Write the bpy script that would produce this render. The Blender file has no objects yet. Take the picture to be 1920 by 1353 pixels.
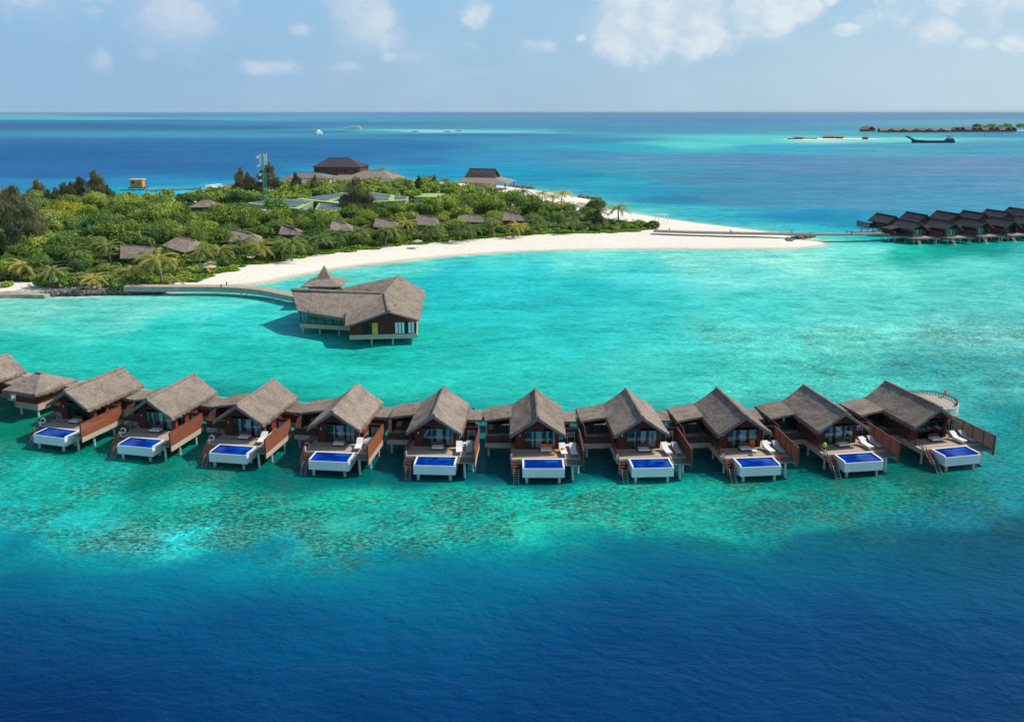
import bpy, math, random
import numpy as np
from mathutils import Vector, noise as mnoise
R = math.radians
rnd = random.Random(7)
rng = np.random.default_rng(7)
scn = bpy.context.scene
col = scn.collection

# ------------------------------------------------------------ camera, sky, sun, exposure
CAM_H = 38.0; F = 1640.0; PY = 570.5; TH = math.atan((PY - 208) / F)
cam = bpy.data.objects.new('camera', bpy.data.cameras.new('camera')); col.objects.link(cam)
cam.location = (0, 0, CAM_H); cam.rotation_euler = (math.pi / 2 - TH, 0, 0)
cam.data.sensor_width = 36; cam.data.lens = F / 1920 * 36
cam.data.shift_y = -(676.5 - PY) / 1920
cam.data.clip_start = 0.5; cam.data.clip_end = 90000
scn.camera = cam
scn.view_settings.view_transform = 'Standard'; scn.view_settings.look = 'None'
scn.view_settings.gamma = 1.0; scn.view_settings.exposure = 0.12

SUN_EL = R(47.0); SUN_AZ = math.atan2(0.976, 0.217)          # azimuth clockwise from +y
sl = bpy.data.lights.new('sun', 'SUN'); sl.energy = 3.9; sl.angle = R(0.6); sl.color = (1.0, 0.955, 0.88)
sun = bpy.data.objects.new('sun', sl); col.objects.link(sun)
sdir = Vector((math.sin(SUN_AZ) * math.cos(SUN_EL), math.cos(SUN_AZ) * math.cos(SUN_EL), math.sin(SUN_EL)))
sun.rotation_euler = sdir.to_track_quat('Z', 'Y').to_euler(); sun.location = (60, 40, 90)


class NT:
    """tiny node-tree helper"""
    def __init__(s, tree): s.t = tree; s.t.nodes.clear()
    def n(s, typ, **kw):
        nd = s.t.nodes.new(typ)
        for k, v in kw.items():
            if k in nd.inputs: s.put(nd.inputs[k], v)
            else: setattr(nd, k, v)
        return nd
    def put(s, sock, v):
        if isinstance(v, bpy.types.NodeSocket): s.t.links.new(v, sock)
        else:
            if isinstance(v, (tuple, list)) and len(v) == 3 and sock.type == 'RGBA': v = (*v, 1)
            sock.default_value = v
    def m(s, op, a, b=0.0, c=0.0, clamp=False):
        nd = s.t.nodes.new('ShaderNodeMath'); nd.operation = op; nd.use_clamp = clamp
        for i, v in enumerate((a, b, c)): s.put(nd.inputs[i], v)
        return nd.outputs[0]
    def mix(s, f, a, b, mode='MIX'):
        nd = s.t.nodes.new('ShaderNodeMix'); nd.data_type = 'RGBA'; nd.blend_type = mode
        s.put(nd.inputs[0], f); s.put(nd.inputs[6], a); s.put(nd.inputs[7], b)
        return nd.outputs[2]
    def noise(s, vec, scale, detail=4, rough=0.55, dist=0.0):
        nd = s.n('ShaderNodeTexNoise', Scale=scale, Detail=detail, Roughness=rough, Distortion=dist)
        if vec is not None: s.put(nd.inputs['Vector'], vec)
        return nd.outputs['Fac']
    def remap(s, v, a, b, c=0.0, d=1.0):
        nd = s.t.nodes.new('ShaderNodeMapRange'); nd.interpolation_type = 'SMOOTHSTEP'
        for i, x in enumerate((v, a, b, c, d)): s.put(nd.inputs[i], x)
        return nd.outputs[0]
    def map(s, vec, scale=(1, 1, 1), rot=(0, 0, 0), loc=(0, 0, 0)):
        nd = s.t.nodes.new('ShaderNodeMapping')
        s.put(nd.inputs[0], vec); nd.inputs[1].default_value = loc; nd.inputs[2].default_value = rot; nd.inputs[3].default_value = scale
        return nd.outputs[0]


world = bpy.data.worlds.new('World'); scn.world = world; world.use_nodes = True
w = NT(world.node_tree)
sky = w.n('ShaderNodeTexSky', sky_type='NISHITA'); sky.sun_disc = False
sky.sun_elevation = SUN_EL; sky.sun_rotation = SUN_AZ
sky.altitude = 30; sky.air_density = 1.0; sky.dust_density = 0.6; sky.ozone_density = 2.2
gen = w.n('ShaderNodeTexCoord').outputs['Generated']
sep = w.n('ShaderNodeSeparateXYZ', Vector=gen)
gx, gy, gz = sep.outputs
az = w.m('ARCTAN2', gx, gy); el = w.m('ARCSINE', gz)
# cumulus banks: (azimuth px from the middle, height px over the horizon, half width, half height, weight)
banks = [(345, 165, 85, 62, .95), (300, 215, 60, 40, .8), (690, 170, 62, 62, 1.0), (735, 130, 40, 28, .8), (895, 175, 26, 30, .95),
         (1195, 150, 88, 60, 1.3), (1290, 160, 70, 60, 1.2), (1420, 170, 60, 45, 1.2), (1490, 178, 34, 28, 1.15), (1545, 190, 20, 12, .9),
         (1575, 137, 24, 11, 1.1), (1740, 130, 50, 28, .85), (1810, 108, 26, 14, .75), (1900, 108, 36, 20, .9), (505, 76, 62, 15, .85),
         (195, 80, 20, 22, .75), (290, 98, 22, 14, .7), (570, 142, 26, 14, .75), (1010, 118, 42, 14, .7), (760, 98, 60, 16, .65), (650, 78, 34, 14, .65),
         (110, 185, 100, 26, .6), (900, 70, 60, 14, .5), (1089, 131, 12, 8, .9), (2300, 150, 120, 60, 1.2), (-250, 160, 130, 60, 1.0), (1650, 150, 120, 40, .5), (60, 195, 170, 60, .62), (1830, 190, 190, 60, .75), (450, 130, 120, 30, .42), (820, 120, 120, 26, .4)]
acc = None
for bx, by, rx, ry, wt in banks:
    a0 = math.atan((bx - 960) / 1679); e0 = math.atan(by / 1690)
    dx = w.m('DIVIDE', w.m('SUBTRACT', az, a0), rx * 1.12 / 1679); dy = w.m('DIVIDE', w.m('SUBTRACT', el, e0), ry * 1.15 / 1679)
    d2 = w.m('ADD', w.m('MULTIPLY', dx, dx), w.m('MULTIPLY', dy, dy))
    g = w.m('MULTIPLY', w.m('EXPONENT', w.m('MULTIPLY', d2, -0.9)), wt)
    acc = g if acc is None else w.m('MAXIMUM', acc, g)
cv = w.n('ShaderNodeCombineXYZ', X=az, Y=w.m('MULTIPLY', el, 1.25), Z=0.0).outputs[0]
n1 = w.noise(cv, 30, 10, 0.6, 0.3); n2 = w.noise(cv, 9, 5, 0.6)
den = w.m('ADD', w.m('MULTIPLY', acc, 0.95), w.m('MULTIPLY', w.m('SUBTRACT', n1, 0.5), 1.35))
cloud = w.remap(den, 0.26, 0.80)
veil = w.m('MULTIPLY', w.remap(w.m('ADD', n2, w.m('MULTIPLY', az, 0.15)), 0.42, 0.75), 0.35)
body_ = w.remap(w.m('ADD', acc, w.m('MULTIPLY', w.m('SUBTRACT', n2, .5), .6)), 0.2, 0.9)          # soft shaded parts round the bright tops
a = w.m('MAXIMUM', w.m('MULTIPLY', cloud, 0.95), w.m('MAXIMUM', veil, w.m('MULTIPLY', body_, 0.7)))
lit_ = w.m('MULTIPLY', cloud, w.remap(w.noise(w.map(cv, loc=(-0.006, -0.010, 0)), 30, 10, 0.6, 0.3), 0.30, 0.72))
ccol = w.mix(lit_, w.mix(w.remap(az, -0.4, 0.3), (3.16, 4.29, 5.67), (4.05, 5.10, 5.99)), w.mix(w.remap(az, -0.4, 0.3), (4.13, 4.94, 5.91), (5.67, 6.24, 6.56)))
low = w.mix(w.remap(az, -0.55, 0.1), (2.03, 3.52, 5.27), (2.59, 4.01, 5.35))                 # moist tropical air low over the sea
low = w.mix(w.remap(az, 0.0, 0.6), low, (3.73, 4.94, 5.75))
low = w.mix(w.m('MULTIPLY', w.remap(el, 0.035, 0.14), 0.7), low, (2.23, 4.05, 5.99))
base = w.mix(w.m('MULTIPLY', w.remap(el, 0.5, 0.14), 0.95), sky.outputs[0], low)
mx = w.mix(a, base, ccol)
bg = w.n('ShaderNodeBackground', Color=mx, Strength=0.125)
w.t.links.new(bg.outputs[0], w.n('ShaderNodeOutputWorld').inputs[0])


# ------------------------------------------------------------ layout helpers
def gp(px, py, z=0.0):
    """world point at height z seen at photo pixel (px, py) of the 1920 x 1353 picture"""
    v = py - PY; t = (CAM_H - z) / (F * math.sin(TH) + v * math.cos(TH))
    return Vector(((px - 960) * t, (F * math.cos(TH) - v * math.sin(TH)) * t, z))
def ppix(X, Y, Z=0.0):
    Z = Z - CAM_H
    d = Y * math.cos(TH) - Z * math.sin(TH); up = Y * math.sin(TH) + Z * math.cos(TH)
    return 960 + F * X / d, PY - F * up / d
def lin(c): return tuple((x / 255 / 12.92 if x / 255 <= .04045 else ((x / 255 + .055) / 1.055) ** 2.4) for x in c)


class MB:
    def __init__(s): s.v = []; s.f = []
    def add(s, vs, fs):
        b = len(s.v); s.v += [tuple(p) for p in vs]; s.f += [tuple(i + b for i in f) for f in fs]; return s
    def poly(s, *ps): return s.add(ps, [tuple(range(len(ps)))])
    def box(s, x0, x1, y0, y1, z0, z1):
        return s.add([(x, y, z) for z in (z0, z1) for y in (y0, y1) for x in (x0, x1)],
                     [(0, 2, 3, 1), (4, 5, 7, 6), (0, 1, 5, 4), (2, 6, 7, 3), (0, 4, 6, 2), (1, 3, 7, 5)])
    def bar(s, p, q, wd, ht=None, up=(0, 0, 1)):
        p = Vector(p); q = Vector(q); ht = ht or wd; d = (q - p).normalized()
        sd = d.cross(Vector(up))
        if sd.length < 1e-4: sd = d.cross(Vector((1, 0, 0)))
        sd.normalize(); u = sd.cross(d)
        vs = [o + sd * (a * wd / 2) + u * (b * ht / 2) for o in (p, q) for a, b in ((-1, -1), (1, -1), (1, 1), (-1, 1))]
        return s.add(vs, [(0, 1, 2, 3), (7, 6, 5, 4), (0, 4, 5, 1), (1, 5, 6, 2), (2, 6, 7, 3), (3, 7, 4, 0)])
    def cyl(s, p, q, r0, r1=None, n=8):
        p = Vector(p); q = Vector(q); r1 = r0 if r1 is None else r1; d = (q - p).normalized()
        sd = d.cross(Vector((0, 0, 1)))
        if sd.length < 1e-4: sd = Vector((1, 0, 0))
        sd.normalize(); u = sd.cross(d); vs = []
        for o, r in ((p, r0), (q, r1)):
            for i in range(n):
                a = 2 * math.pi * i / n; vs.append(o + sd * (r * math.cos(a)) + u * (r * math.sin(a)))
        return s.add(vs, [tuple(range(n))[::-1], tuple(range(n, 2 * n))] + [(i, (i + 1) % n, n + (i + 1) % n, n + i) for i in range(n)])
    def prism(s, pts, z0, z1):
        n = len(pts)
        return s.add([(p[0], p[1], z0) for p in pts] + [(p[0], p[1], z1) for p in pts],
                     [tuple(range(n))[::-1], tuple(range(n, 2 * n))] + [(i, (i + 1) % n, n + (i + 1) % n, n + i) for i in range(n)])
    def torus(s, c, R0, r, axis='y', n=20, k=8):
        c = Vector(c); vs = []
        for i in range(n):
            a = 2 * math.pi * i / n
            for j in range(k):
                b = 2 * math.pi * j / k; rr = R0 + r * math.cos(b)
                o = (rr * math.cos(a), r * math.sin(b), rr * math.sin(a)) if axis == 'y' else (rr * math.cos(a), rr * math.sin(a), r * math.sin(b))
                vs.append(c + Vector(o))
        return s.add(vs, [(i * k + j, ((i + 1) % n) * k + j, ((i + 1) % n) * k + (j + 1) % k, i * k + (j + 1) % k) for i in range(n) for j in range(k)])
    def build(s, name, mat, parent=None, smooth=False, loc=None):
        me = bpy.data.meshes.new(name); me.from_pydata(s.v, [], s.f); me.update()
        if mat: me.materials.append(mat)
        if smooth: me.polygons.foreach_set('use_smooth', [True] * len(me.polygons))
        o = bpy.data.objects.new(name, me); col.objects.link(o); o.parent = parent
        if loc is not None: o.location = loc
        return o


def np_obj(name, V, Fq, mat, parent=None, smooth=False):
    """mesh object from numpy vertex and quad (or triangle) arrays"""
    me = bpy.data.meshes.new(name); k = Fq.shape[1]
    me.vertices.add(len(V)); me.vertices.foreach_set('co', V.astype('f').ravel())
    me.loops.add(Fq.size); me.loops.foreach_set('vertex_index', Fq.astype('i').ravel())
    me.polygons.add(len(Fq)); me.polygons.foreach_set('loop_start', np.arange(0, Fq.size, k, dtype='i'))
    me.polygons.foreach_set('loop_total', np.full(len(Fq), k, dtype='i'))
    me.update(calc_edges=True); me.validate()
    if mat: me.materials.append(mat)
    if smooth: me.polygons.foreach_set('use_smooth', [True] * len(me.polygons))
    o = bpy.data.objects.new(name, me); col.objects.link(o); o.parent = parent
    return o


def tag(o, label=None, cat=None, group=None, kind=None):
    if label: o['label'] = label
    if cat: o['category'] = cat
    if group: o['group'] = group
    if kind: o['kind'] = kind
    return o
def empty(name, loc=(0, 0, 0), rz=0.0, label=None, cat=None, group=None):
    o = bpy.data.objects.new(name, None); col.objects.link(o); o.empty_display_size = 0.3
    o.location = loc; o.rotation_euler = (0, 0, rz)
    return tag(o, label, cat, group)
KIDS = {}
def copy_tree(o, parent=None):
    c = o.copy(); col.objects.link(c)
    if parent is not None: c.parent = parent
    for ch in list(o.children): copy_tree(ch, c)
    return c
def place(proto, first, loc, rz=0.0, label=None, group=None, scale=None):
    """first time the prototype itself, later copies of it and its parts"""
    o = proto if first else copy_tree(proto)
    o.location = loc; o.rotation_euler = (0, 0, rz)
    if scale: o.scale = scale if isinstance(scale, tuple) else (scale,) * 3
    if label: o['label'] = label
    if group: o['group'] = group
    return o


# ------------------------------------------------------------ materials
def mat(name, rgb, rough=0.7, var=0.18, scale=3.0, bump=0.0, bscale=None, spec=0.3, stretch=None, metal=0.0, obj_var=0.0):
    m = bpy.data.materials.new(name); m.use_nodes = True; t = NT(m.node_tree)
    co = t.n('ShaderNodeTexCoord').outputs['Object']
    if stretch: co = t.map(co, scale=stretch)
    nz = t.noise(co, scale, 5, 0.6)
    c = t.mix(t.m('MULTIPLY', t.remap(nz, 0.3, 0.7), 1.0), tuple(x * (1 - var) for x in rgb), tuple(min(1, x * (1 + var)) for x in rgb))
    if obj_var:
        r = t.n('ShaderNodeObjectInfo').outputs['Random']
        c = t.mix(1.0, c, t.n('ShaderNodeCombineXYZ', X=t.m('MULTIPLY_ADD', r, obj_var, 1 - obj_var / 2), Y=t.m('MULTIPLY_ADD', r, obj_var * .8, 1 - obj_var * .4), Z=t.m('MULTIPLY_ADD', r, obj_var, 1 - obj_var / 2)).outputs[0], 'MULTIPLY')
    p = t.n('ShaderNodeBsdfPrincipled', Roughness=rough, Metallic=metal)
    t.put(p.inputs['Base Color'], c); p.inputs['Specular IOR Level'].default_value = spec
    if bump:
        b = t.n('ShaderNodeBump', Strength=1.0, Distance=bump, Height=t.noise(co, bscale or scale * 3, 5, 0.65))
        t.put(p.inputs['Normal'], b.outputs[0])
    t.t.links.new(p.outputs[0], t.n('ShaderNodeOutputMaterial').inputs[0])
    return m


def planks(name, rgb, axis=0, width=0.14, gap=0.1, var=0.22, rough=0.75, groove=0.35):
    """boards laid side by side along one axis, each board its own tone"""
    m = bpy.data.materials.new(name); m.use_nodes = True; t = NT(m.node_tree)
    co = t.n('ShaderNodeTexCoord').outputs['Object']; sp = t.n('ShaderNodeSeparateXYZ', Vector=co)
    k = t.m('DIVIDE', sp.outputs[axis], width); fl = t.m('FLOOR', k); fr = t.m('FRACT', k)
    wn = t.n('ShaderNodeTexWhiteNoise', noise_dimensions='1D', W=fl).outputs[0]
    st = [1.0, 1.0, 1.0]; st[axis] = 12.0
    nz = t.noise(t.map(co, scale=tuple(st)), 1.6, 5, 0.65); big = t.noise(co, 0.6, 3)
    tone = t.m('ADD', t.m('ADD', t.m('MULTIPLY', wn, 0.42), t.m('MULTIPLY', nz, 0.5)), t.m('MULTIPLY', big, 0.35))
    c = t.mix(t.remap(tone, 0.3, 1.0), tuple(x * (1 - var) for x in rgb), tuple(min(1, x * (1 + var)) for x in rgb))
    edge = t.m('LESS_THAN', fr, gap)
    c = t.mix(t.m('MULTIPLY', edge, groove), c, tuple(x * 0.35 for x in rgb))
    p = t.n('ShaderNodeBsdfPrincipled', Roughness=rough); t.put(p.inputs['Base Color'], c); p.inputs['Specular IOR Level'].default_value = 0.25
    t.t.links.new(p.outputs[0], t.n('ShaderNodeOutputMaterial').inputs[0])
    return m


def thatch_mat(name, rgb, rgb2):
    m = bpy.data.materials.new(name); m.use_nodes = True; t = NT(m.node_tree)
    r = t.n('ShaderNodeObjectInfo').outputs['Random']; off = t.n('ShaderNodeCombineXYZ', X=t.m('MULTIPLY', r, 91.0), Y=t.m('MULTIPLY', r, 57.0), Z=0.0).outputs[0]
    va = t.n('ShaderNodeVectorMath', operation='ADD'); t.put(va.inputs[0], t.n('ShaderNodeTexCoord').outputs['Object']); t.put(va.inputs[1], off); co = va.outputs[0]
    f1 = t.noise(t.map(co, scale=(2.2, 2.2, 1.2)), 3.6, 6, 0.75); f2 = t.noise(co, 0.55, 4, 0.6); f3 = t.noise(co, 8, 4, 0.75)
    wear = t.m('ADD', t.m('MULTIPLY', f1, 0.6), t.m('MULTIPLY', f3, 0.4))
    c = t.mix(t.remap(wear, 0.36, 0.64), tuple(x * 0.62 for x in rgb), rgb2)
    c = t.mix(t.m('MULTIPLY', t.remap(f2, 0.42, 0.66), 0.5), c, tuple(x * 0.72 for x in rgb))
    g = t.m('MULTIPLY_ADD', r, 0.26, 0.84)
    c = t.mix(1.0, c, t.n('ShaderNodeCombineXYZ', X=g, Y=g, Z=g).outputs[0], 'MULTIPLY')
    p = t.n('ShaderNodeBsdfPrincipled', Roughness=0.95); t.put(p.inputs['Base Color'], c); p.inputs['Specular IOR Level'].default_value = 0.05
    b = t.n('ShaderNodeBump', Strength=1.0, Distance=0.14, Height=wear); t.put(p.inputs['Normal'], b.outputs[0])
    t.t.links.new(p.outputs[0], t.n('ShaderNodeOutputMaterial').inputs[0])
    return m


def leaf_mat(name, lo, hi, hue_obj=0.5, scale=0.5):
    m = bpy.data.materials.new(name); m.use_nodes = True; t = NT(m.node_tree)
    tc = t.n('ShaderNodeTexCoord'); geo = t.n('ShaderNodeNewGeometry')
    oi = t.n('ShaderNodeObjectInfo').outputs['Random']
    nz = t.noise(geo.outputs['Position'], scale, 4, 0.6); isl = geo.outputs['Random Per Island']
    tone = t.m('ADD', t.m('ADD', t.m('MULTIPLY', nz, 0.6), t.m('MULTIPLY', isl, 0.4)), t.m('MULTIPLY', t.m('SUBTRACT', oi, 0.5), hue_obj))
    c = t.mix(t.remap(tone, 0.2, 0.85), lo, hi)
    p = t.n('ShaderNodeBsdfPrincipled', Roughness=0.55); t.put(p.inputs['Base Color'], c); p.inputs['Specular IOR Level'].default_value = 0.25
    tr = t.n('ShaderNodeBsdfTranslucent', Color=t.mix(1.0, c, (1.3, 1.4, 0.7), 'MULTIPLY'))
    mx = t.n('ShaderNodeMixShader', Fac=0.25); t.t.links.new(p.outputs[0], mx.inputs[1]); t.t.links.new(tr.outputs[0], mx.inputs[2])
    t.t.links.new(mx.outputs[0], t.n('ShaderNodeOutputMaterial').inputs[0])
    return m


M = dict(
    thatch=thatch_mat('thatch', (0.20, 0.155, 0.12), (0.47, 0.385, 0.31)),
    thatch_brown=thatch_mat('thatch_brown', (0.25, 0.20, 0.16), (0.44, 0.36, 0.285)),
    thatch_dark=thatch_mat('thatch_dark', (0.065, 0.056, 0.062), (0.125, 0.112, 0.122)),
    red_wood=planks('red_wood', (0.135, 0.026, 0.02), axis=0, width=0.16),  # darker copy for the fronts, shade put into the base colour
    red_wood_y=planks('red_wood_y', (0.22, 0.045, 0.024), axis=1, width=0.16),  # brighter copy for the right side walls, sunlight put into the base colour
    slat_wood=mat('slat_wood', (0.28, 0.088, 0.042), 0.6, 0.3, 2.0, stretch=(6, 0.7, 9), obj_var=0.2),
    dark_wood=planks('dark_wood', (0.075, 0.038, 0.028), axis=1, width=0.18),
    brown_wood=mat('brown_wood', (0.14, 0.05, 0.035), 0.6, 0.25, 3.0),
    barge=mat('barge', (0.20, 0.17, 0.15), 0.8, 0.2, 3.0),
    deck=planks('deck_boards', (0.46, 0.36, 0.26), axis=1, width=0.15),
    deck_dark=planks('deck_dark', (0.25, 0.21, 0.175), axis=0, width=0.2),
    ledge=mat('ledge_stone', (0.42, 0.36, 0.27), 0.9, 0.35, 0.5, 0.15, 2.0),
    deck_grey=planks('deck_grey', (0.40, 0.345, 0.28), axis=0, width=0.2),
    fascia=planks('fascia_wood', (0.55, 0.45, 0.33), axis=2, width=0.18, var=0.15),
    fascia_grey=mat('fascia_grey', (0.38, 0.35, 0.31), 0.8, 0.2, 1.5),
    concrete=mat('concrete', (0.52, 0.52, 0.48), 0.8, 0.2, 2.0),
    concrete_old=mat('concrete_old', (0.46, 0.36, 0.17), 0.85, 0.4, 3.0),
    white=mat('white_paint', (0.80, 0.80, 0.79), 0.45, 0.05, 2.0),
    pool_white=mat('pool_white', (0.76, 0.78, 0.80), 0.4, 0.06, 0.8),
    frame=mat('door_frame', (0.02, 0.022, 0.024), 0.4, 0.2, 3.0),
    metal=mat('metal', (0.35, 0.35, 0.34), 0.35, 0.15, 3.0, metal=0.6, spec=0.5),
    cushion=mat('cushion', (0.80, 0.78, 0.73), 0.9, 0.06, 4.0),
    curtain=mat('curtain', (0.75, 0.75, 0.72), 0.9, 0.15, 9.0, stretch=(3, 3, 0.2)),
    orange=mat('orange_fabric', (0.80, 0.17, 0.04), 0.8, 0.15, 4.0),
    red=mat('red_towel', (0.62, 0.03, 0.05), 0.9, 0.15, 4.0),
    lime=mat('lime_plastic', (0.55, 0.75, 0.05), 0.5, 0.1, 4.0),
    rock=mat('rock', (0.17, 0.155, 0.14), 0.9, 0.5, 1.2, 0.1, 3.0),
    trunk=mat('trunk_bark', (0.23, 0.19, 0.15), 0.9, 0.3, 3.0),
    wall_white=mat('wall_white', (0.72, 0.72, 0.70), 0.7, 0.06, 0.5),
    wall_grey=mat('wall_grey', (0.30, 0.34, 0.31), 0.8, 0.1, 0.5),
    wall_tan=mat('wall_tan', (0.62, 0.27, 0.10), 0.8, 0.15, 0.8),
    green_roof=mat('green_roof', (0.34, 0.50, 0.15), 0.8, 0.12, 0.15),
    yellow_roof=mat('yellow_roof', (0.70, 0.46, 0.12), 0.8, 0.1, 1.0),
    grey_roof=mat('grey_roof', (0.20, 0.17, 0.16), 0.85, 0.2, 0.6),
    dark=mat('dark_opening', (0.012, 0.014, 0.016), 0.3, 0.1, 1.0),
    mast_green=mat('mast_green', (0.02, 0.36, 0.27), 0.5, 0.1, 1.0),
    hull_dark=mat('hull_dark', (0.02, 0.07, 0.11), 0.5, 0.2, 0.3),
    leaf=leaf_mat('leaf', (0.095, 0.175, 0.03), (0.37, 0.45, 0.075), 0.65),
    leaf_dark=leaf_mat('leaf_dark', (0.07, 0.15, 0.04), (0.24, 0.36, 0.08), 0.5),
    leaf_yellow=leaf_mat('leaf_yellow', (0.20, 0.26, 0.02), (0.46, 0.44, 0.03), 0.4),
    casuarina=leaf_mat('casuarina_leaf', (0.085, 0.105, 0.055), (0.27, 0.265, 0.145), 0.5),
    palm=leaf_mat('palm_leaf', (0.07, 0.14, 0.03), (0.30, 0.33, 0.09), 0.6, 1.5),
    palm_gold=leaf_mat('palm_gold_leaf', (0.22, 0.24, 0.05), (0.58, 0.47, 0.11), 0.4, 1.5),
    mat_green=leaf_mat('ground_leaf', (0.12, 0.24, 0.02), (0.30, 0.44, 0.04), 0.3, 0.25),
)


def stripes_mat():
    m = bpy.data.materials.new('striped_fabric'); m.use_nodes = True; t = NT(m.node_tree)
    sp = t.n('ShaderNodeSeparateXYZ', Vector=t.n('ShaderNodeTexCoord').outputs['Object'])
    st = t.m('GREATER_THAN', t.m('FRACT', t.m('DIVIDE', sp.outputs[0], 0.13)), 0.5)
    p = t.n('ShaderNodeBsdfPrincipled', Roughness=0.9); t.put(p.inputs['Base Color'], t.mix(st, (0.10, 0.11, 0.15), (0.72, 0.72, 0.70)))
    t.t.links.new(p.outputs[0], t.n('ShaderNodeOutputMaterial').inputs[0]); return m
def glass_mat(name='glass', tint=(0.80, 0.92, 0.92), refl=0.0):
    m = bpy.data.materials.new(name); m.use_nodes = True; t = NT(m.node_tree)
    tr = t.n('ShaderNodeBsdfTransparent', Color=tint); gl = t.n('ShaderNodeBsdfGlossy', Roughness=0.03, Color=(0.85, 0.95, 1.0))
    fr = t.n('ShaderNodeFresnel', IOR=1.5).outputs[0]
    mx = t.n('ShaderNodeMixShader', Fac=t.m('ADD', fr, refl, clamp=True)); t.t.links.new(tr.outputs[0], mx.inputs[1]); t.t.links.new(gl.outputs[0], mx.inputs[2])
    t.t.links.new(mx.outputs[0], t.n('ShaderNodeOutputMaterial').inputs[0]); return m
def net_mat():
    m = bpy.data.materials.new('net'); m.use_nodes = True; t = NT(m.node_tree)
    sp = t.n('ShaderNodeSeparateXYZ', Vector=t.n('ShaderNodeTexCoord').outputs['Object'])
    g = t.m('MAXIMUM', t.m('LESS_THAN', t.m('FRACT', t.m('DIVIDE', sp.outputs[0], 0.06)), 0.45), t.m('LESS_THAN', t.m('FRACT', t.m('DIVIDE', sp.outputs[1], 0.06)), 0.45))
    p = t.n('ShaderNodeBsdfPrincipled', Roughness=0.9); t.put(p.inputs['Base Color'], (0.16, 0.155, 0.14)); t.put(p.inputs['Alpha'], t.m('MAXIMUM', g, 0.8))
    t.t.links.new(p.outputs[0], t.n('ShaderNodeOutputMaterial').inputs[0]); return m
def poolwater_mat():
    m = bpy.data.materials.new('pool_water'); m.use_nodes = True; t = NT(m.node_tree)
    co = t.n('ShaderNodeTexCoord').outputs['Object']; geo = t.n('ShaderNodeNewGeometry').outputs['Position']
    nz = t.noise(geo, 0.7, 3, 0.6, 0.5)
    tile = t.n('ShaderNodeTexBrick', Scale=5.0, offset=0.0); t.put(tile.inputs['Vector'], co)
    tile.inputs['Color1'].default_value = (0.0, 0.018, 0.22, 1); tile.inputs['Color2'].default_value = (0.0, 0.03, 0.30, 1); tile.inputs['Mortar'].default_value = (0.0, 0.012, 0.16, 1)
    c = t.mix(t.remap(nz, 0.4, 0.7), tile.outputs[0], (0.0, 0.065, 0.42))
    # the sitting ledge under the water at the deck side
    s3 = t.n('ShaderNodeSeparateXYZ', Vector=co); ins = t.m('MULTIPLY', t.m('MULTIPLY', t.m('GREATER_THAN', s3.outputs[0], 0.7), t.m('LESS_THAN', s3.outputs[0], 2.1)), t.m('GREATER_THAN', s3.outputs[1], -2.75))
    c = t.mix(t.m('MULTIPLY', ins, 0.55), c, (0.01, 0.13, 0.55))
    p = t.n('ShaderNodeBsdfPrincipled', Roughness=0.06); t.put(p.inputs['Base Color'], c); p.inputs['IOR'].default_value = 1.33
    b = t.n('ShaderNodeBump', Strength=0.3, Distance=0.03, Height=t.noise(geo, 4.0, 4, 0.6, 0.3)); t.put(p.inputs['Normal'], b.outputs[0])
    t.t.links.new(p.outputs[0], t.n('ShaderNodeOutputMaterial').inputs[0]); return m
def solar_mat():
    m = bpy.data.materials.new('solar'); m.use_nodes = True; t = NT(m.node_tree)
    b = t.n('ShaderNodeTexBrick', Scale=1.0, offset=0.0); t.put(b.inputs['Vector'], t.n('ShaderNodeTexCoord').outputs['Object'])
    b.inputs['Color1'].default_value = (0.06, 0.06, 0.10, 1); b.inputs['Color2'].default_value = (0.10, 0.09, 0.14, 1); b.inputs['Mortar'].default_value = (0.22, 0.23, 0.24, 1)
    b.inputs['Brick Width'].default_value = 1.7; b.inputs['Row Height'].default_value = 3.2; b.inputs['Mortar Size'].default_value = 0.16
    p = t.n('ShaderNodeBsdfPrincipled', Roughness=0.5); t.put(p.inputs['Base Color'], b.outputs[0])
    t.t.links.new(p.outputs[0], t.n('ShaderNodeOutputMaterial').inputs[0]); return m
M['stripes'] = stripes_mat(); M['glass'] = glass_mat(); M['net'] = net_mat(); M['pool_water'] = poolwater_mat(); M['solar'] = solar_mat()


# ------------------------------------------------------------ island outline (photo pixels -> world ground)
shore_px = [(-420, 572), (-150, 562), (0, 558), (100, 556), (200, 553), (300, 549), (360, 543), (440, 536), (500, 530), (560, 517), (620, 505), (700, 495), (780, 486),
            (860, 479), (950, 473), (1060, 469), (1180, 467), (1300, 467), (1420, 467), (1490, 466.5), (1545, 461), (1552, 455), (1500, 447), (1440, 435), (1370, 426), (1300, 417.5), (1240, 409),
            (1190, 401), (1150, 394), (1118, 386), (1112, 378), (1105, 374), (1060, 366), (1010, 358), (960, 351), (880, 346), (800, 341), (720, 334), (640, 334), (560, 348), (480, 360), (380, 372), (250, 381), (100, 386), (-100, 392), (-500, 400)]
shore = np.array([gp(*p)[:2] for p in shore_px])
veg_px = [(-400, 556), (-100, 546), (0, 541), (90, 540), (180, 538), (240, 531), (330, 526), (352, 520), (382, 508), (430, 501), (500, 491), (560, 481), (640, 473), (720, 464), (800, 455), (880, 448),
          (960, 442), (1040, 438), (1180, 436.5), (1232, 431), (1215, 424), (1160, 421), (1120, 414), (1080, 406), (1040, 400), (1000, 394), (950, 385), (880, 372), (800, 361), (700, 352), (600, 352), (540, 360), (450, 374), (380, 384), (250, 392), (100, 395), (-100, 399), (-480, 406)]
veg = np.array([gp(*p)[:2] for p in veg_px])


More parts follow.
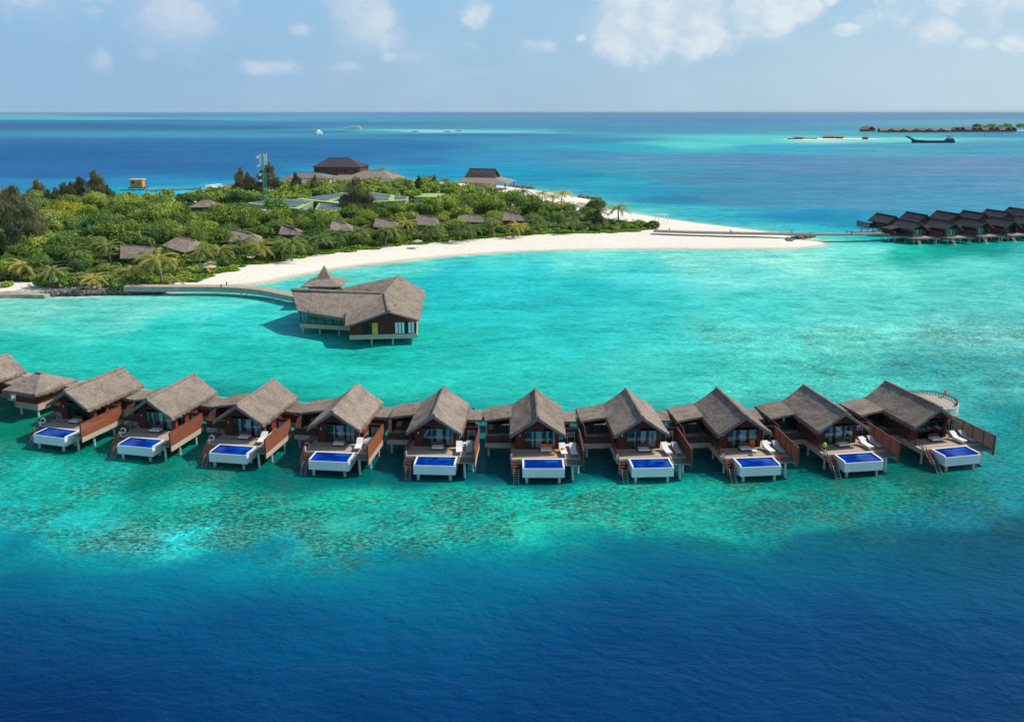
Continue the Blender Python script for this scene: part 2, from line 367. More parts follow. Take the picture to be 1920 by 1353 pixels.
def sdist(P, poly):
    """signed distance of points to polygon, positive inside"""
    P = np.asarray(P, float); d = np.full(len(P), 1e18); ins = np.zeros(len(P), bool)
    n = len(poly)
    for i in range(n):
        a = poly[i]; b = poly[(i + 1) % n]; e = b - a; wv = P - a
        t = np.clip((wv @ e) / (e @ e), 0, 1); q = wv - t[:, None] * e
        d = np.minimum(d, (q ** 2).sum(1))
        c1 = (a[1] <= P[:, 1]) != (b[1] <= P[:, 1])
        with np.errstate(divide='ignore', invalid='ignore'):
            xi = a[0] + (P[:, 1] - a[1]) / (b[1] - a[1]) * e[0]
        ins ^= c1 & (P[:, 0] < xi)
    return np.where(ins, 1, -1) * np.sqrt(d)


def vnoise(X, Y, s, seed=0):
    """smooth value noise on arrays"""
    x = X / s + seed * 17.3; y = Y / s - seed * 9.1
    xi = np.floor(x); yi = np.floor(y); fx = x - xi; fy = y - yi; fx = fx * fx * (3 - 2 * fx); fy = fy * fy * (3 - 2 * fy)
    def h(a, b):
        q = np.sin(a * 127.1 + b * 311.7 + seed * 74.7) * 43758.5453; return q - np.floor(q)
    return (h(xi, yi) * (1 - fx) + h(xi + 1, yi) * fx) * (1 - fy) + (h(xi, yi + 1) * (1 - fx) + h(xi + 1, yi + 1) * fx) * fy


# sand ground
xs = np.arange(-330, 190, 2.0); ys = np.arange(165, 560, 2.0)
GX, GY = np.meshgrid(xs, ys); sd = sdist(np.c_[GX.ravel(), GY.ravel()], shore).reshape(GX.shape)
GZ = np.where(sd > 0, 1.25 * (1 - np.exp(-sd / 7.0)), np.maximum(-1.5, sd * 0.12)) + (vnoise(GX, GY, 9, 3) - .5) * 0.18 * (sd > 1) + (vnoise(GX, GY, 3.5, 5) - .5) * 0.08 * (sd > 1)
nx = len(xs); idx = np.arange(GX.size).reshape(GX.shape)
FQ = np.stack([idx[:-1, :-1], idx[:-1, 1:], idx[1:, 1:], idx[1:, :-1]], -1).reshape(-1, 4)
keep = (sd.ravel()[FQ] > -12).any(1); FQ = FQ[keep]


def sand_mat():
    m = bpy.data.materials.new('sand'); m.use_nodes = True; t = NT(m.node_tree)
    pos = t.n('ShaderNodeNewGeometry').outputs['Position']; z = t.n('ShaderNodeSeparateXYZ', Vector=pos).outputs[2]
    zz = t.m('ADD', z, t.m('MULTIPLY', t.m('SUBTRACT', t.noise(pos, 0.15, 4), 0.5), 0.18))
    n = t.noise(pos, 0.9, 6, 0.7)
    dry = t.mix(t.remap(n, 0.3, 0.7), (0.73, 0.66, 0.53), (0.83, 0.77, 0.65))
    wet = (0.56, 0.47, 0.33)
    c = t.mix(t.remap(zz, 0.03, 0.32), wet, dry)
    p = t.n('ShaderNodeBsdfPrincipled', Roughness=0.9); t.put(p.inputs['Base Color'], c); p.inputs['Specular IOR Level'].default_value = 0.15
    b = t.n('ShaderNodeBump', Strength=0.6, Distance=0.12, Height=t.noise(pos, 1.6, 5, 0.7)); t.put(p.inputs['Normal'], b.outputs[0])
    t.t.links.new(p.outputs[0], t.n('ShaderNodeOutputMaterial').inputs[0]); return m
M['sand'] = sand_mat()
tag(np_obj('sand_ground', np.c_[GX.ravel(), GY.ravel(), GZ.ravel()], FQ, M['sand'], smooth=True), 'pale sand of the beach and the long sand spit', 'sand', kind='structure')


def ground_z(x, y):
    s = float(sdist([[x, y]], shore)[0]); return 1.25 * (1 - math.exp(-s / 7.0)) if s > 0 else 0.0


# ------------------------------------------------------------ the sea: one sheet to the horizon, tinted by its depth, bed and painted villa shade
# (photo px, py, sRGB colour of the water, villa shade included, amount of coral)
T = [  # (photo px, py, sRGB colour of the water, villa shade included, amount of coral)
    (0, 212, (98, 145, 173), 0), (960, 212, (91, 132, 171), 0), (1900, 212, (104, 139, 167), 0), (0, 218.5, (98, 171, 184), 0), (200, 223.5, (87, 182, 192), 0), (400, 222, (75, 162, 187), 0), (560, 220.5, (92, 158, 187), 0),
    (760, 219.5, (86, 148, 181), 0), (100, 235, (52, 106, 151), 0), (400, 240, (50, 113, 157), 0), (600, 232, (71, 128, 165), 0), (1000, 228, (86, 142, 170), 0), (1300, 225, (86, 137, 174), 0), (1600, 222, (98, 145, 179), 0),
    (1900, 228, (105, 167, 178), 0), (100, 290, (40, 101, 152), 0), (400, 280, (41, 108, 156), 0), (700, 275, (44, 117, 162), 0), (100, 325, (43, 104, 160), 0), (350, 315, (41, 105, 157), 0), (600, 290, (43, 110, 158), 0),
    (780, 300, (48, 124, 168), 0), (620, 247, (59, 127, 165), 0), (700, 247, (66, 167, 181), 0), (800, 246, (144, 217, 202), 0), (880, 246, (123, 207, 197), 0), (960, 243, (84, 172, 186), 0), (1060, 240, (65, 146, 175), 0),
    (850, 253, (54, 126, 166), 0), (850, 240, (72, 147, 175), 0), (1150, 245, (78, 142, 172), 0), (1300, 245, (84, 147, 174), 0), (1450, 245, (90, 151, 177), 0), (1100, 262, (65, 141, 173), 0), (1180, 276, (51, 168, 187), 0),
    (1300, 272, (89, 208, 197), 0), (1400, 266, (84, 202, 196), 0), (1480, 258, (90, 207, 196), 0), (1560, 262, (165, 227, 203), 0), (1640, 262, (123, 216, 200), 0), (1720, 254, (79, 169, 183), 0), (1850, 254, (73, 148, 176), 0),
    (1450, 276, (65, 167, 191), 0), (1650, 272, (78, 162, 185), 0), (1560, 248, (84, 175, 184), 0), (1850, 275, (79, 155, 180), 0), (1050, 288, (66, 145, 176), 0), (900, 300, (54, 146, 182), 0), (1200, 300, (82, 149, 175), 0),
    (1400, 300, (88, 141, 174), 0), (1600, 310, (96, 142, 173), 0), (1850, 310, (105, 145, 174), 0), (950, 325, (23, 155, 184), 0), (800, 322, (24, 150, 184), 0), (730, 322, (44, 156, 189), 0), (1050, 330, (28, 144, 175), 0),
    (1150, 340, (41, 160, 177), 0), (1180, 318, (68, 154, 176), 0), (1300, 335, (74, 139, 168), 0), (1500, 340, (79, 143, 174), 0), (1750, 345, (86, 146, 176), 0), (1900, 350, (89, 150, 176), 0), (1150, 365, (31, 158, 182), 0),
    (1250, 375, (44, 133, 166), 0), (1400, 375, (72, 144, 172), 0), (1600, 375, (79, 147, 177), 0), (1780, 375, (76, 151, 178), 0), (1180, 388, (41, 182, 189), 0), (1260, 402, (38, 177, 188), 0), (1350, 415, (38, 167, 183), 0),
    (1500, 410, (28, 141, 177), 0), (1450, 425, (55, 181, 187), 0), (1550, 430, (41, 190, 199), 0), (1600, 420, (32, 150, 176), 0), (1180, 395, (93, 202, 194), 0), (0, 345, (45, 132, 177), 0), (150, 345, (43, 139, 181), 0),
    (300, 345, (45, 140, 184), 0), (0, 362, (17, 154, 188), 0), (220, 362, (17, 165, 194), 0), (300, 358, (41, 196, 205), 0), (400, 352, (27, 181, 200), 0), (500, 342, (37, 166, 195), 0), (450, 330, (41, 121, 169), 0),
    (550, 330, (40, 131, 174), 0), (60, 575, (118, 213, 191), 0), (250, 572, (106, 214, 195), 0), (420, 565, (82, 215, 197), 0), (500, 560, (69, 212, 198), 0), (100, 610, (73, 214, 191), 0.05), (330, 610, (42, 208, 189), 0),
    (470, 590, (45, 210, 195), 0), (60, 650, (32, 188, 167), 0.1), (250, 660, (30, 194, 174), 0.1), (450, 660, (28, 195, 175), 0.1), (600, 680, (30, 198, 177), 0.1), (800, 700, (31, 193, 173), 0.15), (1000, 700, (36, 194, 176), 0.15),
    (1200, 700, (50, 191, 176), 0.25), (560, 540, (68, 216, 203), 0), (650, 520, (93, 216, 198), 0.1), (760, 500, (66, 206, 193), 0.3), (800, 530, (30, 196, 193), 0), (860, 500, (32, 196, 193), 0.1), (950, 490, (66, 216, 206), 0),
    (1100, 483, (104, 226, 209), 0), (1300, 480, (142, 234, 211), 0), (1500, 478, (148, 235, 210), 0), (1620, 470, (102, 225, 202), 0), (850, 570, (32, 201, 193), 0), (1000, 560, (32, 189, 186), 0.15), (1100, 540, (35, 196, 191), 0.1),
    (1000, 520, (43, 206, 201), 0), (1200, 510, (76, 216, 205), 0), (1400, 510, (118, 225, 210), 0), (1600, 500, (110, 223, 200), 0.1), (1800, 500, (87, 206, 191), 0.1), (850, 630, (30, 199, 182), 0.05), (1050, 620, (36, 194, 183), 0.15),
    (1200, 590, (46, 199, 189), 0.2), (1400, 570, (70, 208, 195), 0.2), (1600, 560, (83, 210, 193), 0.2), (1850, 560, (78, 196, 184), 0.3), (1400, 640, (64, 195, 179), 0.4), (1600, 640, (72, 190, 172), 0.5), (1850, 640, (72, 178, 167), 0.5),
    (1350, 700, (50, 188, 171), 0.45), (1550, 700, (50, 180, 165), 0.5), (1800, 720, (46, 160, 154), 0.55), (1900, 720, (48, 154, 150), 0.6), (1900, 800, (8, 134, 133), 0.6), (1680, 466, (21, 189, 161), 0), (1750, 462, (8, 163, 144), 0),
    (1850, 462, (8, 157, 143), 0.2), (1900, 480, (67, 190, 179), 0.1), (1650, 450, (27, 189, 182), 0), (40, 800, (1, 123, 98), 0.3), (180, 840, (1, 116, 97), 0.5), (340, 870, (1, 117, 101), 0.6), (420, 780, (3, 149, 129), 0.2),
    (560, 780, (3, 158, 136), 0.2), (740, 790, (3, 155, 134), 0.2), (910, 820, (1, 120, 121), 0.1), (740, 860, (1, 100, 100), 0.2), (900, 860, (1, 88, 99), 0.1), (1100, 850, (1, 100, 103), 0.1), (1300, 850, (1, 99, 101), 0.2),  # low points between the villas are darkened with their shadow on the water
    (1490, 850, (1, 97, 93), 0.3), (1660, 880, (1, 100, 90), 0.4), (560, 870, (1, 104, 96), 0.4), (60, 900, (11, 154, 140), 0.7), (220, 900, (12, 165, 149), 0.9), (400, 920, (13, 161, 142), 1), (640, 930, (13, 157, 135), 1),
    (850, 930, (12, 159, 142), 1), (1000, 940, (11, 165, 147), 0.8), (1250, 935, (11, 157, 137), 0.9), (1450, 930, (11, 148, 131), 0.9), (1700, 930, (11, 133, 120), 1), (1880, 900, (12, 126, 129), 0.9), (60, 960, (11, 164, 167), 0.5),
    (200, 960, (18, 160, 155), 0.9), (330, 975, (39, 160, 152), 1), (420, 990, (24, 186, 184), 0.52), (600, 980, (28, 147, 135), 1), (760, 990, (18, 157, 146), 1), (980, 985, (16, 167, 147), 1), (1200, 990, (18, 157, 137), 1),
    (1400, 985, (16, 146, 133), 1), (1600, 985, (12, 129, 125), 1), (1800, 970, (11, 111, 125), 0.7), (80, 1010, (1, 129, 142), 0.22), (300, 1020, (2, 136, 143), 0.32), (520, 1040, (1, 127, 142), 0.32), (700, 1040, (2, 120, 128), 0.52),
    (900, 1040, (1, 131, 133), 0.52), (1150, 1040, (1, 123, 121), 0.62), (1400, 1035, (1, 104, 107), 0.52), (1650, 1030, (1, 84, 98), 0.42), (1880, 1020, (1, 71, 89), 0.42), (50, 1070, (1, 90, 124), 0), (300, 1080, (1, 108, 136), 0),
    (550, 1090, (1, 113, 139), 0), (800, 1090, (1, 116, 137), 0), (1050, 1090, (1, 116, 130), 0.1), (1300, 1090, (1, 105, 126), 0), (1600, 1090, (1, 80, 107), 0), (1880, 1090, (1, 61, 88), 0), (50, 1140, (1, 83, 127), 0),
    (350, 1150, (1, 100, 141), 0), (650, 1150, (1, 101, 140), 0), (950, 1150, (1, 108, 142), 0), (1250, 1150, (1, 99, 133), 0), (1600, 1150, (1, 75, 109), 0), (1880, 1150, (1, 59, 92), 0), (50, 1230, (1, 62, 110), 0),
    (400, 1230, (1, 84, 128), 0), (750, 1220, (1, 88, 132), 0), (1050, 1220, (1, 86, 129), 0), (1350, 1230, (1, 79, 121), 0), (1850, 1230, (1, 59, 94), 0), (50, 1330, (2, 48, 96), 0), (500, 1330, (1, 59, 107), 0),
    (900, 1330, (1, 65, 111), 0), (1400, 1330, (1, 63, 105), 0), (1880, 1330, (1, 46, 84), 0), (900, 1500, (1, 49, 94), 0), (300, 217, (68, 143, 171), 0), (300, 226, (55, 124, 165), 0), (700, 224.5, (65, 156, 181), 0),
    (100, 221, (80, 179, 193), 0), (420, 223.5, (74, 176, 189), 0), (100, 227.5, (57, 119, 162), 0),
]
TP = np.array([[t[0], t[1]] for t in T], float); TC = np.array([[*lin(t[2]), t[3]] for t in T])
CORR = None


def stretch_y(y):  # rows far off stand close together in the picture: give them their own kernel
    return np.where(y < 262, (262 - 440) * 4.2 + (y - 262) * 11, np.where(y < 440, (y - 440) * 4.2, (y - 440) * 1.5))
def tint(X, Y):
    d = Y * math.cos(TH) + CAM_H * math.sin(TH); up = Y * math.sin(TH) - CAM_H * math.cos(TH)
    d = np.maximum(d, 1e-3); px = 960 + F * X / d; py = PY - F * up / d
    px = np.clip(px, -120, 2040); py = np.clip(py, 209, 1500)
    Q = np.c_[px, stretch_y(py)]; S = np.c_[TP[:, 0], stretch_y(TP[:, 1])]
    out = np.zeros((len(X), 4))
    for i in range(0, len(X), 20000):
        q = Q[i:i + 20000]; xs_k = np.interp(py[i:i + 20000], [210, 262, 440, 560], [0.16, 0.26, 0.5, 0.62])[:, None]
        r2 = ((q[:, None, 0] - S[None, :, 0]) * xs_k) ** 2 + (q[:, None, 1] - S[None, :, 1]) ** 2 + (60.0 + 8 * np.maximum(0, py[i:i + 20000] - 960))[:, None]
        wg = r2 ** -2.3; out[i:i + 20000] = (wg @ TC) / wg.sum(1)[:, None]
    # beyond the drop-off the bed is lost and the tint deepens evenly
    DR = [1050, 1110, 1170, 1250, 1340, 1500]; DC = [0, 480, 960, 1440, 1920]
    DG = np.array([[(0, 111, 136), (0, 128, 150), (0, 130, 148), (0, 110, 134), (0, 95, 123)], [(0, 90, 126), (0, 104, 136), (0, 106, 136), (0, 94, 126), (0, 83, 117)], [(0, 74, 117), (0, 84, 124), (0, 87, 126), (0, 79, 119), (0, 72, 112)],
                   [(0, 61, 107), (0, 68, 113), (0, 72, 117), (0, 67, 111), (0, 64, 107)], [(0, 53, 99), (0, 58, 105), (0, 62, 109), (0, 61, 106), (0, 60, 103)], [(0, 43, 89), (0, 47, 93), (0, 49, 95), (0, 49, 95), (0, 48, 93)]], float)
    deep = np.zeros((len(px), 3))
    for ch in range(3):
        cols = np.array([np.interp(py, DR, DG[:, k, ch]) for k in range(5)]); u = np.clip(px / 480.0, 0, 3.9999); k = u.astype(int); f = u - k; f = f * f * (3 - 2 * f)
        v = cols[k, np.arange(len(px))] * (1 - f) + cols[k + 1, np.arange(len(px))] * f; v = v / 255; deep[:, ch] = np.where(v <= .04045, v / 12.92, ((v + .055) / 1.055) ** 2.4)
    t = np.clip((py - 1005) / 120, 0, 1); t = (t * t * (3 - 2 * t))[:, None]
    out[:, :3] = out[:, :3] * (1 - t) + deep * t; out[:, 3] *= 1 - t[:, 0]
    return out


rows = np.concatenate([np.linspace(-150, 30, 8), np.geomspace(34, 1200, 420), np.geomspace(1215, 34000, 120)])
us = np.linspace(-1, 1, 300)
WY = np.repeat(rows[:, None], len(us), 1); WX = us[None, :] * (np.maximum(rows, 0)[:, None] * 0.85 + 160)
P2 = np.c_[WX.ravel(), WY.ravel()]
wob = np.c_[(vnoise(WX, WY, 22, 1) - .5).ravel(), (vnoise(WX, WY, 22, 2) - .5).ravel()] * np.clip(WY.ravel() / 60, 0.5, 1.0)[:, None] * 9
wob += np.c_[(vnoise(WX, WY, 6, 11) - .5).ravel(), (vnoise(WX, WY, 6, 12) - .5).ravel()] * 5.0
C4 = tint(P2[:, 0] + wob[:, 0], P2[:, 1] + wob[:, 1])
near = (P2[:, 1] > 150) & (P2[:, 1] < 620)
sdw = np.full(len(P2), -1e3); sdw[near] = sdist(P2[near] + wob[near] * 0.25, shore)
k1 = np.clip(1 + sdw / 3.0, 0, 1)[:, None]; k2 = (np.exp(np.minimum(sdw, 0) / 7.0))[:, None]
sandc = np.array([*lin((205, 215, 185))]); palec = np.array([*lin((130, 225, 205))])
C4[:, :3] = C4[:, :3] * (1 - .65 * k2) + palec * .65 * k2
C4[:, :3] = C4[:, :3] * (1 - .8 * k1) + sandc * .8 * k1
C4[:, 3] *= (1 - k2[:, 0])
idx = np.arange(WX.size).reshape(WX.shape)
FQ = np.stack([idx[:-1, :-1], idx[:-1, 1:], idx[1:, 1:], idx[1:, :-1]], -1).reshape(-1, 4)


def sea_mat():
    m = bpy.data.materials.new('sea_water'); m.use_nodes = True; t = NT(m.node_tree)
    pos = t.n('ShaderNodeNewGeometry').outputs['Position']
    at = t.n('ShaderNodeAttribute', attribute_name='bed'); c = at.outputs['Color']; coral = at.outputs['Alpha']
    # coral heads and rubble on the bed
    big = t.noise(pos, 0.085, 5, 0.65, 0.6); mid = t.noise(pos, 0.33, 6, 0.72, 0.6); fine = t.noise(pos, 1.5, 6, 0.8, 0.4)
    near_c = t.remap(coral, 0.02, 0.7)
    head = t.m('ADD', t.m('MULTIPLY', big, 0.62), t.m('ADD', t.m('MULTIPLY', mid, 0.40), t.m('MULTIPLY', fine, 0.42)))
    thr = t.m('MULTIPLY_ADD', coral, -0.16, 0.845)
    hm = t.m('MULTIPLY', t.remap(t.m('SUBTRACT', head, thr), -0.035, 0.045), near_c)
    dark = t.mix(t.remap(mid, 0.4, 0.62), (0.003, 0.06, 0.052), (0.035, 0.115, 0.08))
    c1 = t.mix(t.m('MULTIPLY', hm, 0.85), c, dark)
    # pale sand pockets and the net of light on the shallow bed
    pocket = t.m('MULTIPLY', t.remap(t.noise(pos, 0.11, 6, 0.72, 0.8), 0.48, 0.62), near_c)
    c2 = t.mix(t.m('MULTIPLY', pocket, 0.62), c1, t.mix(1.0, c, (2.4, 1.7, 1.6), 'MULTIPLY'))
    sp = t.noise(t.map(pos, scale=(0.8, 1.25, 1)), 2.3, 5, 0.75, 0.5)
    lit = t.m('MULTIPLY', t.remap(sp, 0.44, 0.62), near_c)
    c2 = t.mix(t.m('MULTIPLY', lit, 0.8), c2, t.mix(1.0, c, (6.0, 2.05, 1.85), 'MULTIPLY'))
    # uneven bed plus fine ripple light painted into the tint: strong in the lagoon, faint over deep water
    sz = t.n('ShaderNodeSeparateColor', Color=c).outputs[1]; shallow = t.remap(sz, 0.06, 0.35)
    un = t.noise(t.map(pos, scale=(0.55, 1.3, 1)), 0.045, 7, 0.66, 0.5); un2 = t.noise(t.map(pos, scale=(0.7, 1.3, 1)), 1.1, 6, 0.75, 0.4); un3 = t.noise(t.map(pos, scale=(0.6, 1.2, 1)), 0.25, 5, 0.7, 0.4)
    amp = t.m('MULTIPLY_ADD', shallow, 0.86, 0.14)
    g = t.m('ADD', 1.0, t.m('MULTIPLY', amp, t.m('ADD', t.m('MULTIPLY', t.m('SUBTRACT', un, 0.5), 1.0), t.m('ADD', t.m('MULTIPLY', t.m('SUBTRACT', un2, 0.5), 1.35), t.m('MULTIPLY', t.m('SUBTRACT', un3, 0.5), 1.25)))))
    # broad wind lanes that show on the open sea far out
    yy = t.n('ShaderNodeSeparateXYZ', Vector=pos).outputs[1]; farw = t.remap(yy, 260, 520)
    lane = t.m('ADD', t.m('MULTIPLY', t.m('SUBTRACT', t.noise(t.map(pos, scale=(0.22, 1.0, 1), rot=(0, 0, 0.12)), 0.02, 8, 0.72, 0.6), 0.5), 0.55), t.m('MULTIPLY', t.m('SUBTRACT', t.noise(t.map(pos, scale=(0.5, 1.0, 1)), 0.16, 6, 0.75, 0.3), 0.5), 0.55))
    g = t.m('ADD', g, t.m('MULTIPLY', lane, farw))
    c3 = t.mix(1.0, c2, t.n('ShaderNodeCombineXYZ', X=t.m('POWER', t.m('MAXIMUM', g, 0.05), 2.2), Y=g, Z=g).outputs[0], 'MULTIPLY')
    w1 = t.noise(t.map(pos, scale=(0.55, 1.0, 1), rot=(0, 0, 0.35)), 1.1, 4, 0.6, 0.5); w2 = t.noise(t.map(pos, scale=(0.6, 1.0, 1), rot=(0, 0, -0.2)), 0.22, 5, 0.62, 0.3)
    h = t.m('ADD', t.m('MULTIPLY', w1, 0.34), t.m('MULTIPLY', w2, 0.9))
    b = t.n('ShaderNodeBump', Strength=1.0, Distance=0.75, Height=h)
    # light scattered back by the water and bed, and the ruffled surface's reflection (waves facing the viewer keep it low far out)
    body = t.n('ShaderNodeBsdfDiffuse', Color=c3, Normal=b.outputs[0]); b2 = t.n('ShaderNodeBump', Strength=1.0, Distance=0.3, Height=h); gl = t.n('ShaderNodeBsdfGlossy', Color=(0.62, 0.86, 1), Roughness=0.2, Normal=b2.outputs[0])
    fr = t.n('ShaderNodeFresnel', IOR=1.33); t.put(fr.inputs['Normal'], b.outputs[0])
    mx = t.n('ShaderNodeMixShader', Fac=t.m('MINIMUM', t.m('MULTIPLY_ADD', fr.outputs[0], 0.5, 0.002), 0.065)); t.t.links.new(body.outputs[0], mx.inputs[1]); t.t.links.new(gl.outputs[0], mx.inputs[2])
    t.t.links.new(mx.outputs[0], t.n('ShaderNodeOutputMaterial').inputs[0]); return m
M['sea'] = sea_mat()
sea = np_obj('sea_water', np.c_[WX.ravel(), WY.ravel(), np.zeros(WX.size)], FQ, M['sea'], smooth=True)
ca = sea.data.color_attributes.new('bed', 'FLOAT_COLOR', 'POINT'); ca.data.foreach_set('color', (C4 * np.array([.80, .80, .80, 1])).astype('f').ravel())
tag(sea, 'turquoise lagoon and blue open sea out to the horizon', 'sea', kind='structure')

# ------------------------------------------------------------ thatch
def slab(mb, a, b, c, d, t=0.28, nu=10, nv=6, jit=0.05, sag=0.0, seed=0):
    """roof panel a-b along the ridge, d-c along the eave, uneven on top, flat below"""
    a, b, c, d = map(Vector, (a, b, c, d)); vs = []; k = len(mb.v)
    for j in range(nv + 1):
        for i in range(nu + 1):
            u, v = i / nu, j / nv
            p = (a.lerp(b, u)).lerp(d.lerp(c, u), v)
            e = 0 < i < nu and 0 < j < nv
            z = p.z - sag * math.sin(math.pi * v) + ((mnoise.noise(p * 1.3 + Vector((seed, 0, 0))) * jit * 1.6) if e else mnoise.noise(p * 2.1) * jit * .6)
            vs.append((p.x, p.y, z))
    fs = [(j * (nu + 1) + i, (j + 1) * (nu + 1) + i, (j + 1) * (nu + 1) + i + 1, j * (nu + 1) + i + 1) for j in range(nv) for i in range(nu)]
    base = len(vs); dn = Vector((0, 0, -t))
    ring = [j * (nu + 1) for j in range(nv + 1)] + [nv * (nu + 1) + i for i in range(1, nu + 1)] + [j * (nu + 1) + nu for j in range(nv - 1, -1, -1)] + [i for i in range(nu - 1, 0, -1)]
    vs += [tuple(Vector(vs[r]) + dn) for r in ring]
    n = len(ring)
    fs += [(ring[i], base + i, base + (i + 1) % n, ring[(i + 1) % n])[::-1] for i in range(n)]
    fs.append(tuple(base + i for i in range(n)))
    mb.add(vs, fs)
def fringe(mb, p, q, out, n=60, l0=0.12, l1=0.36, drop=0.22, w=0.085):
    """loose ends of the thatch hanging over an eave"""
    p = Vector(p); q = Vector(q); out = Vector(out).normalized(); d = (q - p).normalized()
    for i in range(n):
        for lay in range(2):
            o = p.lerp(q, (i + rnd.random()) / n) + Vector((0, 0, -rnd.uniform(0, drop)))
            l = rnd.uniform(l0, l1); e = o + out * l * rnd.uniform(.25, .6) + Vector((0, 0, -l)) + d * rnd.uniform(-.08, .08)
            mb.poly(o - d * w / 2, o + d * w / 2, e + d * w * .2, e - d * w * .2)
def ridge_cap(mb, p, q, r=0.16, n=7, seg=8):
    p = Vector(p); q = Vector(q); d = (q - p).normalized(); s = d.cross(Vector((0, 0, 1))).normalized(); vs = []
    for k in range(seg + 1):
        o = p.lerp(q, k / seg) + Vector((0, 0, mnoise.noise(p.lerp(q, k / seg)) * 0.04))
        for i in range(n):
            a = math.pi * (i / (n - 1)) ; a = a * 1.3 - .15 * math.pi
            vs.append(o + s * (math.cos(a) * r * 1.7) + Vector((0, 0, math.sin(a) * r)))
    mb.add(vs, [(k * n + i, k * n + i + 1, (k + 1) * n + i + 1, (k + 1) * n + i) for k in range(seg) for i in range(n - 1)] + [tuple(range(n)), tuple(seg * n + i for i in range(n))[::-1]])


# ------------------------------------------------------------ overwater villa (local: x right, y towards the boardwalk, z = 0 on the deck)
DECK = 1.8
RZ, RB, RF, HW, EZ = 4.3, 9.12, -0.85, 3.0, 2.2       # ridge height, roof back and front, half width, eave height
SL = (RZ - EZ) / HW
def villa(dark=False, pool=True):
    v = empty('overwater_villa'); v['category'] = 'villa'
    th = M['thatch_dark'] if dark else M['thatch']
    # roof
    r = MB()
    for s in (-1, 1):
        slab(r, (0, RF, RZ), (0, RB, RZ), (s * HW, RB - .1, EZ), (s * HW, RF + .12, EZ), nu=22, nv=9, sag=0.09, seed=s * 5)
        fringe(r, (s * HW, RF + .12, EZ - .02), (s * HW, RB - .1, EZ - .02), (s, 0, 0), n=150)
        fringe(r, (0.02 * s, RB, RZ - .05), (s * HW, RB - .1, EZ - .05), (0, 1, 0), n=36, l0=.08, l1=.2)
        fringe(r, (0.02 * s, RF, RZ - .03), (s * HW, RF + .12, EZ - .03), (0, -1, 0), n=40, l0=.03, l1=.1, drop=.1)
    ridge_cap(r, (0, RF + .01, RZ - .03), (0, RB - .01, RZ - .03), r=0.12)
    roof = r.build('roof', th, v)
    b = MB()
    for s in (-1, 1): b.bar((0, RF + .02, RZ - .36), (s * (HW + .03), RF + .14, EZ - .34), 0.05, 0.16)
    b.build('barge_board', M['barge'], roof)
    # body
    W, F0, B0 = 2.35, 0.8, 8.6
    top = RZ - SL * W - .3
    w_ = MB(); t = .14
    dl, dr, dh = -1.42, 2.02, 2.12
    w_.box(-W, dl, F0, F0 + t, 0, top); w_.box(dr, W, F0, F0 + t, 0, top)
    w_.add([(-W, F0, top), (W, F0, top), (0, F0, RZ - .32), (-W, F0 + t, top), (W, F0 + t, top), (0, F0 + t, RZ - .32)], [(0, 1, 2), (5, 4, 3), (0, 3, 4, 1), (1, 4, 5, 2), (2, 5, 3, 0)])
    w_.build('front_wall', M['dark_wood' if dark else 'red_wood'], v)
    w_ = MB(); w_.box(-W + .005, W - .005, B0 - t, B0, 0, top)
    w_.add([(-W, B0 - t, top), (W, B0 - t, top), (0, B0 - t, RZ - .32), (-W, B0, top), (W, B0, top), (0, B0, RZ - .32)], [(0, 1, 2), (5, 4, 3), (0, 3, 4, 1), (1, 4, 5, 2), (2, 5, 3, 0)])
    w_.build('rear_wall', M['dark_wood' if dark else 'red_wood'], v)
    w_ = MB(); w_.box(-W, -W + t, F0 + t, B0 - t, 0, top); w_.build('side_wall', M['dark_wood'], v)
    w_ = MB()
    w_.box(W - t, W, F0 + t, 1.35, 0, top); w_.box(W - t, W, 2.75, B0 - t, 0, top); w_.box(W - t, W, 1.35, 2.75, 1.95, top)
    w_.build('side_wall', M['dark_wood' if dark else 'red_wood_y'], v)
    f_ = MB(); f_.box(-W + t, W - t, F0 + t, B0 - t, .0, .05); f_.build('room_floor', M['deck'], v)
    # bed glimpsed inside
    bd = MB(); bd.box(-1.1, .9, 3.1, 5.0, .05, .45); bd.box(-1.1, .9, 4.9, 5.1, .45, 1.1); bd.build('bed', M['cushion'], v)
    # sliding door: frame, three panes, curtains
    d = MB(); z1 = dh
    d.box(dl, dl + .07, F0 - .02, F0 + .1, 0, z1); d.box(dr - .07, dr, F0 - .02, F0 + .1, 0, z1); d.box(dl, dr, F0 - .025, F0 + .1, z1 - .08, z1); d.box(dl + .07, dr - .07, F0 - .025, F0 + .1, 0.051, .11)
    ww = (dr - dl) / 3
    for k in (1, 2): d.box(dl + ww * k - .06, dl + ww * k + .06, F0 - .01, F0 + .09, .11, z1 - .08)
    door = d.build('sliding_door', M['frame'], v)
    for k in range(3):
        g = MB(); g.box(dl + ww * k + .07, dl + ww * (k + 1) - .07, F0 + .03, F0 + .05, .11, z1 - .09); g.build('pane', M['glass'], door)
    for x0, x1 in ((dl + .85, dl + 1.15), (dl + 1.45, dl + 2.1), (dl + 2.4, dl + 2.75), (dl + 3.0, dl + 3.35)):
        cu = MB(); n = 8; vs = []
        for i in range(n + 1):
            x = x0 + (x1 - x0) * i / n; y = F0 + .22 + (.05 if i % 2 else -.05)
            vs += [(x, y, .1), (x, y, z1 - .1)]
        cu.add(vs, [(2 * i, 2 * i + 2, 2 * i + 3, 2 * i + 1) for i in range(n)]); cu.build('curtain', M['curtain'], door)
    # side window in the right wall
    s_ = MB(); s_.box(W - .1, W + .02, 1.35, 1.42, .05, 1.95); s_.box(W - .1, W + .02, 2.68, 2.75, .05, 1.95); s_.box(W - .1, W + .02, 2.02, 2.08, .05, 1.9); s_.box(W - .1, W + .021, 1.42, 2.68, 1.88, 1.95)
